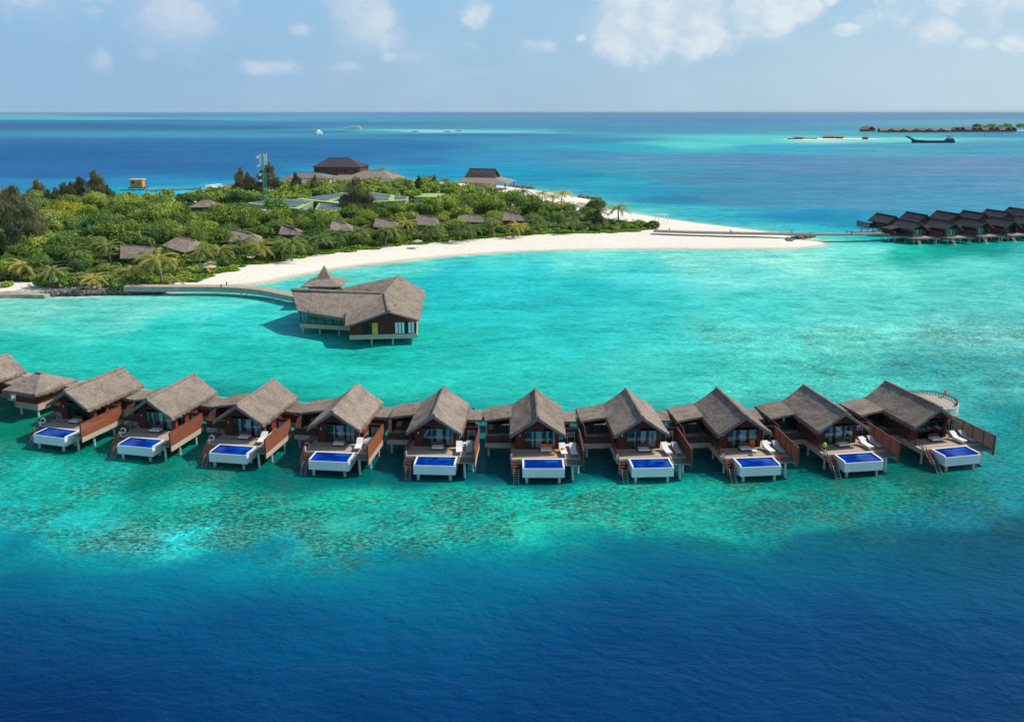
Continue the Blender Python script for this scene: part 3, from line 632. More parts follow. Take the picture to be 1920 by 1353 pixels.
    sw = s_.build('side_window', M['frame'], v)
    g = MB(); g.box(W - .06, W - .04, 1.42, 2.68, .05, 1.88); g.build('pane', M['glass'], sw)
    cu = MB(); cu.box(W - .2, W - .17, 1.45, 2.0, .1, 1.88); cu.build('curtain', M['curtain'], sw)
    # wall lamp
    l = MB(); l.cyl((-1.9, F0 - .09, 1.5), (-1.9, F0 - .09, 1.72), .06, .06, 10); l.cyl((-1.9, F0 - .09, 1.6), (-1.9, F0, 1.6), .02, .02, 6); l.build('wall_lamp', M['white'], v)
    # left wing with its lean-to roof
    r = MB(); wb, wf, zl, zr = 9.3, 4.9, 1.82, 2.42
    slab(r, (-2.05, wf, zr), (-2.05, wb, zr), (-5.9, wb, zl), (-5.9, wf, zl), nu=12, nv=8, t=.26, seed=9)
    fringe(r, (-5.9, wf, zl), (-5.9, wb, zl), (-1, 0, 0), n=44, l0=.1, l1=.3)
    fringe(r, (-5.9, wf, zl), (-2.2, wf, zr - .03), (0, -1, 0), n=36, l0=.05, l1=.15, drop=.1)
    r.build('wing_roof', th, v)
    w_ = MB(); w_.box(-5.7, -5.58, 3.4, 9.0, -.0, zl - .26); w_.box(-5.575, -2.36, 8.88, 9.0, 0, zl - .25)
    w_.add([(-5.7, 2.6, 0), (-5.58, 2.6, 0), (-5.58, 3.395, 0), (-5.7, 3.395, 0), (-5.7, 2.6, .95), (-5.58, 2.6, .95), (-5.58, 3.395, 1.5), (-5.7, 3.395, 1.5)],
           [(0, 3, 2, 1), (4, 5, 6, 7), (0, 1, 5, 4), (2, 3, 7, 6), (0, 4, 7, 3), (1, 2, 6, 5)])
    w_.build('wing_wall', M['dark_wood'], v)
    w_ = MB(); w_.box(-5.57, -2.36, 2.62, 2.7, .0, .85); w_.build('balustrade', M['dark_wood'], v)
    w_ = MB()
    for x in (-5.55, -4.5, -3.45, -2.42): w_.box(x, x + .07, 5.6, 5.68, 0, 1.72)
    w_.box(-5.47, -2.43, 5.605, 5.675, 1.6, 1.7); ww_ = w_.build('wing_window', M['frame'], v)
    g = MB(); g.box(-5.5, -2.4, 5.63, 5.65, .02, 1.6); g.build('pane', M['glass'], ww_)
    # right annex
    r = MB(); slab(r, (2.5, 8.3, 1.75), (4.75, 8.3, 1.68), (4.75, 5.7, 1.38), (2.5, 5.7, 1.45), nu=8, nv=6, t=.24, seed=4)
    fringe(r, (2.5, 5.7, 1.42), (4.75, 5.7, 1.36), (0, -1, 0), n=26, l0=.1, l1=.3); fringe(r, (4.75, 5.7, 1.36), (4.75, 8.3, 1.66), (1, 0, 0), n=30, l0=.1, l1=.3)
    r.build('annex_roof', th, v)
    w_ = MB(); w_.box(2.36, 3.7, 6.1, 6.2, 0, 1.22); w_.box(3.7, 3.8, 6.1, 8.2, 0, 1.3); w_.build('annex_wall', M['red_wood_y'], v)
    l = MB(); l.cyl((3.86, 6.6, .55), (3.86, 6.6, .85), .07, .07, 8); l.build('wall_lamp', M['white'], v)
    # floors
    f_ = MB(); f_.box(-2.9, 4.6, -2.05, 2.6, -.08, -.004); f_.box(-2.36, 2.36, 2.6, 8.6, -.08, -.004)
    f_.build('deck', M['deck'], v)
    f_ = MB(); f_.box(-5.75, -2.37, 2.6, 9.05, -.08, -.006); f_.box(2.37, 4.05, 5.6, 8.6, -.08, -.006); f_.box(-1.6, 1.6, 8.605, 10.5, -.08, -.008)
    f_.build('deck', M['deck_grey'], v)
    f_ = MB()
    f_.box(-2.95, 4.6, -2.1, -2.0, -.5, -.085); f_.box(-2.95, -2.87, -2.0, 2.59, -.5, -.086)
    f_.build('fascia', M['fascia_grey'], v)
    f_ = MB().box(-5.8, -5.72, 2.6, 9.05, -.55, -.085).box(-5.72, -2.4, 2.55, 2.65, -.55, -.086); f_.build('fascia', M['fascia_grey'], v)
    f_ = MB().box(2.4, 4.1, 5.52, 5.6, -.5, -.085).box(4.02, 4.1, 5.6, 8.6, -.5, -.086); f_.build('fascia', M['fascia_grey'], v)
    # privacy screen of horizontal boards on the right, with its pale fascia
    s_ = MB(); sf, sb, sx = -3.83, 2.7, 4.7
    for k in range(10): s_.box(sx - .02, sx + .03, sf, sb, .02 + k * .162, .02 + k * .162 + .112)
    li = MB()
    for k in range(10): li.box(sx - .045, sx - .021, sf + .003, sb - .003, .021 + k * .162, .019 + k * .162 + .112)  # dark lining added to deepen the shade on the deck side
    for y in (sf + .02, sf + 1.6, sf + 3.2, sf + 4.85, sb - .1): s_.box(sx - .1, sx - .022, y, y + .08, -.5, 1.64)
    scr = s_.build('privacy_screen', M['dark_wood' if dark else 'slat_wood'], v); li.build('shade_boards', M['dark_wood'], scr)
    p_ = MB(); p_.box(sx - .1, sx + .06, sf - .06, sf - .002, -.56, 1.66); p_.box(sx - .1, sx + .05, sf, sb, 1.645, 1.69); p_.build('screen_post', M['brown_wood'], scr)
    f_ = MB(); f_.box(sx - .02, sx + .05, sf, sb, -.56, .0); f_.build('fascia', M['fascia'], scr)
    s_ = MB(); s_.box(2.95, sx - .11, 2.7, 2.8, 0, 1.66); s_.build('rear_screen', M['dark_wood'], v)
    tr = MB()
    for k in range(3): tr.bar((3.4, 2.62, .75 + k * .22), (4.2, 2.62, .75 + k * .22), .04)
    for x in (3.4, 4.2): tr.bar((x, 2.62, 0), (x, 2.62, 1.25), .04)
    tr.build('towel_rack', M['white'], v)
    # rail on the left edge
    q = MB(); yb, yf = 2.55, -2.0
    for y in np.linspace(yf, yb, 5): q.box(-2.9, -2.82, y - .04, y + .04, 0, .92)
    for z in (.25, .5, .75, .92): q.box(-2.885, -2.835, yf, yb, z - .03, z + .03)
    q.build('railing', M['brown_wood'], v)
    # net beside the pool
    if pool:
        n_ = MB(); n_.poly((2.82, -3.62, -.05), (4.58, -3.62, -.05), (4.58, -2.12, -.05), (2.82, -2.12, -.05)); nt = n_.build('net', M['net'], v)
        f_ = MB(); f_.bar((2.78, -3.66, -.05), (4.62, -3.66, -.05), .07); f_.bar((4.6, -3.62, -.05), (4.6, -2.12, -.05), .05); f_.build('net_frame', M['metal'], nt)
        x0, x1, y0, y1 = -1.7, 2.72, -4.3, -1.96
        P = MB(); t = .2
        # shell with an open basin, front lip lower so the water runs over it
        P.box(x0, x1, y0, y1, -1.12, -.62)
        P.box(x0, x1, y0, y0 + t, -.62, -.13); P.box(x0, x1, y1 - t, y1, -.62, .012)
        P.box(x0, x0 + t, y0 + t, y1 - t, -.62, -.002); P.box(x1 - t, x1, y0 + t, y1 - t, -.62, -.002)
        po = P.build('plunge_pool', M['pool_white'], v)
        wt = MB(); nxx, nyy = 14, 8
        wt.add([(x0 + t + .002 + (x1 - x0 - 2 * t - .004) * i / nxx, y0 + t * .55 + (y1 - y0 - t * 1.55 - .002) * j / nyy, -.085) for j in range(nyy + 1) for i in range(nxx + 1)],
               [(j * (nxx + 1) + i, j * (nxx + 1) + i + 1, (j + 1) * (nxx + 1) + i + 1, (j + 1) * (nxx + 1) + i) for j in range(nyy) for i in range(nxx)])
        wt.build('pool_water', M['pool_water'], po)
        ti = MB(); ti.box(x0 + t, x1 - t, y1 - t - .012, y1 - t, -.3, -.002); ti.box(x0 + t, x0 + t + .012, y0 + t, y1 - t - .013, -.3, -.004); ti.box(x1 - t - .012, x1 - t, y0 + t, y1 - t - .013, -.3, -.004)
        ti.build('pool_tiles', M['pool_water'], po)
        for x, y in ((-1.25, -4.0), (2.15, -4.0), (-1.25, -2.3), (2.15, -2.3)):
            c = MB(); c.cyl((x, y, -1.125), (x, y, -2.4), .16, .16, 12); c.build('leg', M['concrete'], po)
    # stairs and ladder down to the water
    s_ = MB(); n = 6
    for k in range(n):
        y = -2.2 - k * .26; z = -.17 - k * .19; s_.box(-2.72, -1.98, y - .12, y + .12, z - .05, z)
    s_.bar((-2.76, -2.05, -.05), (-2.76, -3.75, -1.3), .05, .2); s_.bar((-1.95, -2.05, -.05), (-1.95, -3.75, -1.3), .05, .2)
    st = s_.build('stairs', M['brown_wood'], v)
    l = MB()
    for x in (-2.62, -2.08): l.bar((x, -3.45, -.55), (x, -4.75, -2.1), .05)
    for k in range(7): l.bar((-2.62, -3.5 - k * .19, -.95 - k * .19 + .24), (-2.08, -3.5 - k * .19, -.95 - k * .19 + .24), .045)
    l.build('ladder', M['metal'], st)
    l = MB()
    for h in (.35, .85): l.bar((-2.84, -2.0, h), (-2.84, -3.75, h - 1.3), .05)
    for k in range(4): l.bar((-2.84, -2.05 - k * .55, -.1 - k * .4), (-2.84, -2.05 - k * .55, .85 - k * .4), .05)
    l.build('handrail', M['brown_wood'], st)
    p_ = MB(); p_.box(-2.96, -2.76, -2.14, -1.96, .0, .55); p_.build('lamp_post', M['white'], v)
    # piles
    for x, y in ((-2.5, -1.6), (4.3, -1.6), (4.35, 1.6), (-2.4, 2.3), (2.2, .9), (-5.4, 3.2), (-5.4, 8.4), (-2.4, 8.2), (2.2, 8.2), (3.8, 6.2), (3.6, -3.3)):
        c = MB(); c.cyl((x, y, -.085), (x, y, -2.4), .13, .13, 9); c.build('leg', M['concrete'], v)
    return v


def lounger(striped=False):
    e = empty('sun_lounger'); e['category'] = 'sun lounger'
    f_ = MB()
    for x in (-.3, .3): f_.bar((x, -1.0, .28), (x, .35, .28), .05)
    for x in (-.3, .3):
        for y in (-.9, .3): f_.bar((x, y, 0), (x, y, .27), .05)
    f_.build('frame', M['metal'], e)
    c = MB(); prof = [(-1.05, .30), (.25, .30), (1.0, .78), (.94, .9), (.22, .43), (-1.05, .43)]
    c.add([(s * .34, y, z) for s in (-1, 1) for y, z in prof], [tuple(range(6)), tuple(range(6, 12))[::-1]] + [(i, 6 + i, 6 + (i + 1) % 6, (i + 1) % 6) for i in range(6)])
    c.build('cushion', M['stripes'] if striped else M['cushion'], e); return e
def daybed(colr='cushion'):
    e = empty('daybed'); e['category'] = 'daybed'
    f_ = MB(); f_.box(-.65, .65, -.38, .38, .12, .22)
    for x in (-.6, .6):
        for y in (-.33, .33): f_.box(x - .04, x + .04, y - .04, y + .04, 0, .12)
    f_.box(-.65, .65, .382, .44, .12, .72)
    for s in (-1, 1): f_.bar((s * .64, -.3, .42), (s * .64, .38, .5), .04); f_.bar((s * .64, -.3, .22), (s * .64, -.3, .44), .04)
    f_.build('frame', M['brown_wood'] if colr == 'cushion' else M['orange'], e)
    c = MB(); c.box(-.62, .62, -.42, .36, .222, .38); c.build('mattress', M['cushion'], e); return e
def small_table(m='white'):
    e = empty('side_table'); e['category'] = 'table'
    c = MB(); c.cyl((0, 0, .46), (0, 0, .5), .3, .3, 14); c.build('table_top', M[m], e)
    for a in range(3):
        l = MB(); x, y = .2 * math.cos(a * 2.1), .2 * math.sin(a * 2.1); l.cyl((x, y, 0), (x, y, .46), .025, .025, 6); l.build('leg', M[m], e)
    return e


VL = {0: None, 1: (-52.25, 98.65, 16.4), 2: (-41.45, 95.59, 12.1), 3: (-30.59, 93.42, 10.0), 4: (-19.51, 91.4, 6.5), 5: (-8.46, 90.25, 2.7), 6: (2.78, 89.48, -.1),
      7: (13.97, 89.6, -3.2), 8: (25.12, 89.88, -5.6), 9: (36.2, 91.05, -8.6), 10: (47.24, 92.63, -12.6)}
b0 = gp(17, 662, DECK + RZ); h0 = R(22)
VL[0] = (b0.x - RB * math.sin(h0), b0.y - RB * math.cos(h0), 22)
def loc2w(i, x, y, z=0.0):
    X, Y, h = VL[i]; c, s = math.cos(R(h)), math.sin(R(h)); return Vector((X + x * c + y * s, Y - x * s + y * c, DECK + z))
VS = ['', 'first', 'second', 'third', 'fourth', 'fifth', 'sixth', 'seventh', 'eighth', 'ninth', 'last']
VNAME = {0: 'villa cut off by the left edge of the photo', 1: 'villa just right of the hip-roofed hut', 2: 'second villa right of the hip-roofed hut', 3: 'villa just left of the orange lifebuoy',
         4: 'villa with the orange lifebuoy', 5: 'villa just left of the orange sofa', 6: 'villa with the orange sofa', 7: 'villa just right of the orange sofa',
         8: 'villa with the red towel', 9: 'villa with the lime float', 10: 'villa by the round platform'}
proto = villa()
lw, ls_, db, dbo, tbl, tbo = lounger(), lounger(True), daybed(), daybed('orange'), small_table(), small_table('orange')
used = set()
def put(p, i, x, y, rz, label, group, z=0.0):
    w_ = loc2w(i, x, y, z); first = p.name not in used; used.add(p.name)
    return place(p, first, w_, -R(VL[i][2]) + rz, label, group)
villas = {}
for i in range(11):
    X, Y, h = VL[i]
    villas[i] = place(proto, i == 0, (X, Y, DECK), -R(h), 'thatched overwater ' + VNAME[i].replace('second villa', 'villa, second'), 'thatched villas in the arc over the lagoon')
    vo = villas[i]
    for ch in vo.children:
        if ch.name.startswith('sliding_door'):
            for cu in ch.children:
                if cu.name.startswith('curtain'): cu.location.x = rnd.uniform(-.22, .22)
        if ch.name.startswith('plunge_pool'):
            lg = [q for q in ch.children if q.name.startswith('leg')]
            for k in {2: (1,), 3: (0, 1), 4: (1,), 9: (0, 1), 10: (0,)}.get(i, ()): lg[k].data = lg[k].data.copy(); lg[k].data.materials[0] = M['concrete_old']
    if i == 0: continue
    if i == 6:
        put(dbo, i, .95, .05, 0.0, 'orange sofa with white cushions by the sliding door', None)
        put(tbo, i, 1.9, -.75, 0.0, 'small orange table near the orange sofa', None)
    else:
        put(db, i, .35, .0, rnd.uniform(-.05, .05), 'white daybed before the ' + VNAME[i], 'white daybeds before the sliding doors')
    if i >= 3:
        put(lw, i, 2.75, -.55 + rnd.uniform(-.1, .1), R(6), 'plain white sun lounger at the ' + VNAME[i], 'white sun loungers on the villa decks')
        put(ls_ if i != 6 else lw, i, 3.85, -.5 + rnd.uniform(-.1, .1), R(4), ('striped sun lounger at the ' if i != 6 else 'white lounger nearest the screen at the ') + VNAME[i], 'striped sun loungers on the villa decks' if i != 6 else 'white sun loungers on the villa decks')
        put(tbl, i, 3.3, .75, 0, 'low white side table at the ' + VNAME[i], 'side tables between the loungers')
put(tbl, 8, .9, -1.3, 0, 'white round table out on the open deck near the red towel', None)
def simple(name, mb, m, loc, rz, label, cat, group=None, smooth=False):
    o = mb.build(name, M[m], None, smooth, loc); o.rotation_euler = (0, 0, rz); return tag(o, label, cat, group)
for i, m, lb in ((1, 'white', 'white lifebuoy on the rail of the villa just right of the hip-roofed hut'), (2, 'white', 'white lifebuoy on the rail of the third villa from the left'),
                 (3, 'white', 'white lifebuoy on the rail of the villa left of the orange lifebuoy'), (4, 'orange', 'orange lifebuoy on the deck rail above the stairs')):
    simple('lifebuoy', MB().torus((0, 0, 0), .27, .075, 'y'), m, loc2w(i, -2.72, -1.7, .55), -R(VL[i][2]) + R(35), lb, 'lifebuoy', 'lifebuoys on the villa rails' if m == 'white' else None, True)
def blob(n=9, r=(.5, .5, .2), seed=0, jag=.25):
    q = MB(); ph = np.linspace(0, math.pi, n // 2 + 2); tt = np.linspace(0, 2 * math.pi, n, endpoint=False)
    vs = []
    for p in ph:
        for t_ in tt:
            d = Vector((math.sin(p) * math.cos(t_), math.sin(p) * math.sin(t_), math.cos(p))); k = 1 + jag * mnoise.noise(d * 1.7 + Vector((seed * 3.1, 0, 0)))
            vs.append((d.x * r[0] * k, d.y * r[1] * k, d.z * r[2] * k))
    return q.add(vs, [(j * n + i, (j + 1) * n + i, (j + 1) * n + (i + 1) % n, j * n + (i + 1) % n) for j in range(len(ph) - 1) for i in range(n)])
simple('towel', blob(14, (.5, .28, .06), 3, .8), 'red', loc2w(8, 3.3, -2.6, .05), .3, 'crumpled red towel lying on the net beside the pool', 'towel', None, True)
simple('pool_float', blob(12, (.22, .16, .3), 5, .2), 'lime', loc2w(9, -2.85, -1.95, 1.1), 0, 'lime green float hung on the stair rail', 'float', None, True)
simple('towel', blob(12, (.2, .28, .05), 8, .4), 'orange', loc2w(6, 2.72, -.3, .5), 0, 'orange towel lying on a white lounger', 'towel', None, True)
simple('orange_chair', MB().box(-.28, .28, -.25, .25, .3, .4).box(-.28, .28, .2, .28, .4, .95).box(-.25, -.2, -.22, -.17, 0, .3).box(.2, .25, -.22, -.17, 0, .3).box(-.25, -.2, .2, .25, 0, .3).box(.2, .25, .2, .25, 0, .3),
       'orange', loc2w(8, 1.25, .3), -.2, 'orange chair by the sliding door of the villa with a red towel', 'chair')


# ------------------------------------------------------------ hip-roofed hut between the two villas on the left
def pyramid_roof(mb, cx, cy, hx, hy, z0, z1, rl=0.0, flare=None, t=.25, n=8):
    """hip roof; rl = half length of its ridge along x"""
    A, B = (cx - rl, cy, z1), (cx + rl, cy, z1); c = [(cx - hx, cy - hy, z0), (cx + hx, cy - hy, z0), (cx + hx, cy + hy, z0), (cx - hx, cy + hy, z0)]
    slab(mb, A, B, c[1], c[0], t=t, nu=n * 2, nv=n); slab(mb, B, A, c[3], c[2], t=t, nu=n * 2, nv=n)
    slab(mb, B, B, c[2], c[1], t=t, nu=n, nv=n); slab(mb, A, A, c[0], c[3], t=t, nu=n, nv=n)
    return c
hut = empty('stilt_hut', loc=(0, 0, DECK), label='square hut with shaggy hip roof between the two leftmost villas', cat='hut')
cn = gp(70.5, 758, DECK); hh = R(20); ch, sh = math.cos(hh), math.sin(hh)
hw, hd = 3.6, 4.6                                                        # its near right corner stands at cn
hc = cn + Vector((-hw / 2 * ch + hd / 2 * sh, hw / 2 * sh + hd / 2 * ch, 0))
hut.location = hc; hut.rotation_euler = (0, 0, -hh)
r = MB(); c = pyramid_roof(r, 0, 0, hw / 2 + .95, hd / 2 + 1.0, 1.75, 3.35, .3)
for k in range(4):
    p, q = Vector(c[k]), Vector(c[(k + 1) % 4]); m_ = (p + q) / 2; fringe(r, p, q, (m_.x, m_.y, 0), n=60, l0=.15, l1=.45)
ridge_cap(r, (-.5, 0, 3.37), (.5, 0, 3.37), .14); r.build('roof', M['thatch'], hut)
w_ = MB(); w_.box(-hw / 2, hw / 2, -hd / 2, hd / 2, 0, 1.75); w_.build('wall', M['red_wood_y'], hut)
w_ = MB(); w_.box(-hw / 2 - .05, hw / 2 + .05, -hd / 2 - .05, hd / 2 + .05, -.8, -.002); w_.build('fascia', M['fascia'], hut)
for x in (-1.4, 1.4):
    for y in (-2, 2): MB().cyl((x, y, -.8), (x, y, -2.4), .15, .15, 9).build('leg', M['concrete'], hut)

# ------------------------------------------------------------ boardwalk behind the villas and the round platform
pts = [loc2w(i, 0, 11.9) for i in range(11)]
mid = (pts[0] + pts[1]) / 2 + Vector((1.2, .8, 0)); pts = [pts[0] + (pts[0] - pts[1]) * 2.0 + Vector((0, 14, 0)), pts[0], mid] + pts[1:]
plat = gp(1745, 752, DECK); pts.append(plat + Vector((-3.0, .2, 0)))
def path_mesh(pts, wd, z0, z1, step=1.5):
    out = []; P = [pts[0] * 2 - pts[1]] + pts + [pts[-1] * 2 - pts[-2]]
    for k in range(1, len(P) - 2):
        n = max(1, int((P[k + 1] - P[k]).length / step))
        for j in range(n):
            t = j / n; a, b, c, d = P[k - 1], P[k], P[k + 1], P[k + 2]
            out.append(.5 * ((2 * b) + (c - a) * t + (2 * a - 5 * b + 4 * c - d) * t * t + (3 * b - a - 3 * c + d) * t ** 3))
    out.append(P[-2]); mb = MB(); vs = []; n = len(out); L = []; Rr = []
    for i, p in enumerate(out):
        d = (out[min(i + 1, n - 1)] - out[max(i - 1, 0)]).normalized(); s = Vector((d.y, -d.x, 0)) * wd / 2
        L.append(p - s); Rr.append(p + s)
        vs += [(*(p - s).xy, z1), (*(p + s).xy, z1), (*(p + s).xy, z0), (*(p - s).xy, z0)]
    fs = []
    for i in range(n - 1):
        a = i * 4; b = a + 4
        fs += [(a, a + 1, b + 1, b), (a + 1, a + 2, b + 2, b + 1), (a + 2, a + 3, b + 3, b + 2), (a + 3, a, b, b + 3)]
    fs += [(3, 2, 1, 0), (4 * n - 4, 4 * n - 3, 4 * n - 2, 4 * n - 1)]
    return mb.add(vs, fs), out, L, Rr
bw = empty('boardwalk', label='long curved wooden boardwalk linking the overwater villas', cat='boardwalk')
mb, line, L, Rr = path_mesh(pts, 2.5, DECK - .1, DECK + .012); mb.build('walkway', M['deck_grey'], bw)
mb, _, _, _ = path_mesh([p for p in pts], 2.2, DECK - .5, DECK - .104); mb.build('beam', M['fascia_grey'], bw)
for k in range(2, len(line), 4):
    for s in (L, Rr):
        p = line[k].lerp(s[k], .8); MB().cyl((p.x, p.y, DECK - .5), (p.x, p.y, -.6), .13, .13, 8).build('leg', M['concrete'], bw)
for k in range(5, len(line) - 4, 9):
    p = L[k]; b = MB().box(p.x - .1, p.x + .1, p.y - .1, p.y + .1, DECK, DECK + .3); tag(b.build('bollard_light', M['dark'], bw))
rp = empty('round_platform', plat, 0, 'round timber platform with white drum wall at the right end of the boardwalk', 'platform')
circ = lambda r, n=48: [(r * math.cos(2 * math.pi * i / n), r * math.sin(2 * math.pi * i / n)) for i in range(n)]
MB().prism(circ(3.15), -.12, .03).build('deck', M['deck_grey'], rp)
q = MB(); o, i_ = circ(3.26), circ(3.16); n = 48
q.add([(*p, z) for p in o for z in (-1.15, .06)] + [(*p, z) for p in i_ for z in (-1.15, .06)],
      [f for k in range(n) for f in ((2 * k, 2 * ((k + 1) % n), 2 * ((k + 1) % n) + 1, 2 * k + 1), (2 * n + 2 * k + 1, 2 * n + 2 * ((k + 1) % n) + 1, 2 * n + 2 * ((k + 1) % n), 2 * n + 2 * k), (2 * k + 1, 2 * ((k + 1) % n) + 1, 2 * n + 2 * ((k + 1) % n) + 1, 2 * n + 2 * k + 1))])
q.build('drum_wall', M['concrete'], rp)
q = MB(); rr = circ(3.05, 60)
for k in range(-8, 26):
    a, b = rr[k % 60], rr[(k + 1) % 60]; q.bar((*a, .06), (*a, .5), .06)
    for z in (.5, .28): q.bar((*a, z), (*b, z), .05)
q.build('railing', M['brown_wood'], rp)
for a in range(6): MB().cyl((2.6 * math.cos(a), 2.6 * math.sin(a), -.12), (2.6 * math.cos(a), 2.6 * math.sin(a), -2.4), .15, .15, 9).build('leg', M['concrete'], rp)
simple('lifebuoy', MB().torus((0, 0, 0), .33, .09, 'y'), 'orange', plat + Vector((2.6, 1.6, .7)), .9, 'orange lifebuoy standing on the rail of the round platform', 'lifebuoy', None, True)

# ------------------------------------------------------------ big thatched pavilion in the lagoon
pv = empty('spa_pavilion', label='large thatched pavilion on stilts standing alone in the lagoon', cat='pavilion')
FZ = 1.9
A1 = gp(547, 544, 6.2); A2 = gp(724, 545, 6.2); E1 = gp(558, 583, 3.9); E2 = gp(649, 599, 3.7)
G = gp(729, 583, 6.2); K = gp(721, 550, 6.2); PK = gp(748, 517, 6.9); RE1 = gp(797, 545, 4.1); RE2 = gp(786, 599, 4.0); LE = gp(647, 612, 3.5); LE0 = gp(648, 592, 4.1)
org = Vector(((E1.x + RE2.x) / 2, (A1.y + RE2.y) / 2, 0)); pv.location = org
def L_(p): return Vector(p) - org
r = MB()
slab(r, L_(A1), L_(K), L_(E2 + (G - E2) * .12), L_(E1), t=.3, nu=30, nv=10, jit=.06)                       # long left slope
back = Vector((1.5, 9.5, -2.2)); slab(r, L_(K), L_(A1), L_(A1 + back), L_(K + back), t=.3, nu=20, nv=6)
fringe(r, L_(E1), L_(E2), (0, -1, 0), n=110); ridge_cap(r, L_(A1) + Vector((0, 0, .12)), L_(K), r=.3, seg=16)
r.build('roof', M['thatch_brown'], pv)
r = MB()
slab(r, L_(K), L_(G), L_(LE), L_(LE0 + Vector((0, 0, .35))), t=.3, nu=14, nv=12, jit=.06)
slab(r, L_(G), L_(K), L_(RE2.lerp(RE1, .45)), L_(RE2), t=.3, nu=12, nv=12, jit=.06)
slab(r, L_(K), L_(PK), L_(RE1), L_(RE2.lerp(RE1, .45)), t=.3, nu=14, nv=12, jit=.06)
bk = L_(PK) + Vector((-11.5, .8, -2.6)); slab(r, L_(PK), L_(K), L_(K) + Vector((-5.5, 6.5, -2.4)), bk, t=.3, nu=10, nv=10)
slab(r, L_(PK), L_(PK), L_(RE1) + Vector((-6, 9, 0)), L_(RE1), t=.3, nu=8, nv=8); slab(r, L_(PK), L_(PK), bk, L_(RE1) + Vector((-6, 9, 0)), t=.3, nu=8, nv=8)
fringe(r, L_(LE), L_(LE0), (-1, 0, 0), n=40); fringe(r, L_(RE2), L_(RE1), (1, 0, 0), n=150, l0=.2, l1=.5)
ridge_cap(r, L_(K), L_(G), .2); ridge_cap(r, L_(K), L_(PK), .2, seg=12); ridge_cap(r, L_(K) + Vector((0, 0, -.0)), L_(LE0 + Vector((0, 0, .4))), .14)
r.build('roof', M['thatch'], pv)
# front block
a = gp(657, 628, FZ); b = gp(781, 625, FZ); dirx = (b - a).normalized(); diry = Vector((-dirx.y, dirx.x, 0)); wl = (b - a).length
def pbox(mb, o, u0, u1, v0, v1, z0, z1):
    p = [o + dirx * u + diry * v for u, v in ((u0, v0), (u1, v0), (u1, v1), (u0, v1))]
    return mb.add([(*L_(q).xy, z) for z in (z0, z1) for q in p], [(3, 2, 1, 0), (4, 5, 6, 7), (0, 1, 5, 4), (1, 2, 6, 5), (2, 3, 7, 6), (3, 0, 4, 7)])
w_ = MB(); pbox(w_, a, 0, wl, 0, 22, FZ, FZ + 1.75)
gt = G + Vector((0, 1.6, -.55)); f1 = a; f2 = b
q1, q2, q3 = L_(a) , L_(b), L_(Vector((G.x, a.y + .05, 0)))
w_.add([(q1.x, q1.y, FZ + 1.7), (q2.x, q2.y, FZ + 1.75), (q3.x, q3.y, 5.75), (q1.x, q1.y + 6, FZ + 1.7), (q2.x, q2.y + 6, FZ + 1.75), (q3.x, q3.y + 6, 5.75)], [(0, 1, 2), (5, 4, 3), (1, 4, 5, 2), (2, 5, 3, 0)])
w_.build('wall', M['red_wood'], pv)
w_ = MB(); pbox(w_, a, -.15, wl + .15, -.15, 22, FZ - .75, FZ - .002); w_.build('fascia', M['fascia'], pv)
sc = wl / 124.0
for x0, x1, m_, n_, sub in ((23, 35.5, 'frame', 'door', 'glass'), (41, 51.5, 'yellow_roof', 'door', None), (83, 122, 'frame', 'window', 'glass')):
    o = MB(); pbox(o, a, x0 * sc, x1 * sc, -.07, -.004, FZ + .05, FZ + 2.05); f_ = o.build(n_, M[m_], pv)
    if n_ == 'window':
        for k in range(6):
            u = x0 * sc + .12 + k * (x1 - x0 - 2) * sc / 6; g = MB(); pbox(g, a, u, u + (x1 - x0) * sc / 6 - .17, -.1, -.075, FZ + .12, FZ + 1.98); g.build('pane', M['curtain'] if k != 3 else M['dark'], f_)
    elif sub: g = MB(); pbox(g, a, x0 * sc + .1, x1 * sc - .1, -.1, -.075, FZ + .12, FZ + 1.9); g.build('pane', M['dark'], f_)
simple('washing_machine', MB().box(-.3, .3, -.25, .25, 0, .6), 'white', a + dirx * .55 + diry * -.0 + Vector((0, -.3, 0)), 0, 'small white box standing at the left end of the pavilion front', 'box') if False else None
# left block
c0 = gp(562, 606, FZ); c1 = c0 + dirx * 0; e1 = gp(646, 611, FZ); dx2 = (e1 - c0).normalized(); dy2 = Vector((-dx2.y, dx2.x, 0))
def lbox(mb, u0, u1, v0, v1, z0, z1):
    p = [c0 + dx2 * u + dy2 * v for u, v in ((u0, v0), (u1, v0), (u1, v1), (u0, v1))]
    return mb.add([(*L_(q).xy, z) for z in (z0, z1) for q in p], [(3, 2, 1, 0), (4, 5, 6, 7), (0, 1, 5, 4), (1, 2, 6, 5), (2, 3, 7, 6), (3, 0, 4, 7)])
w_ = MB(); lbox(w_, 0, 15, 0, 6.5, FZ - .75, FZ - .01); w_.build('fascia', M['fascia'], pv)
w_ = MB(); lbox(w_, .3, 15, 3.2, 6.2, FZ, FZ + 2.9); w_.build('wall', M['dark_wood'], pv)
w_ = MB()
for k in range(7): lbox(w_, .1 + k * 1.5, .22 + k * 1.5, .1, .2, FZ, FZ + 2.3)
lbox(w_, .1, 9.6, .1, .2, FZ + .0, FZ + .12); fw = w_.build('window', M['frame'], pv)
for k in range(6): g = MB(); lbox(g, .24 + k * 1.5, 1.58 + k * 1.5, .14, .16, FZ + .12, FZ + 2.25); g.build('pane', M['glass'], fw)
for p in [c0 + dx2 * u + dy2 * v for u in (.4, 3.6, 7.2) for v in (.3, 5.5)] + [a + dirx * u + diry * v for u in (3.4, 6.9, 10.2) for v in (.5, 6, 12, 18)]:
    p = L_(p); MB().cyl((p.x, p.y, FZ - .75), (p.x, p.y, -.6), .14, .14, 9).build('leg', M['concrete'], pv)
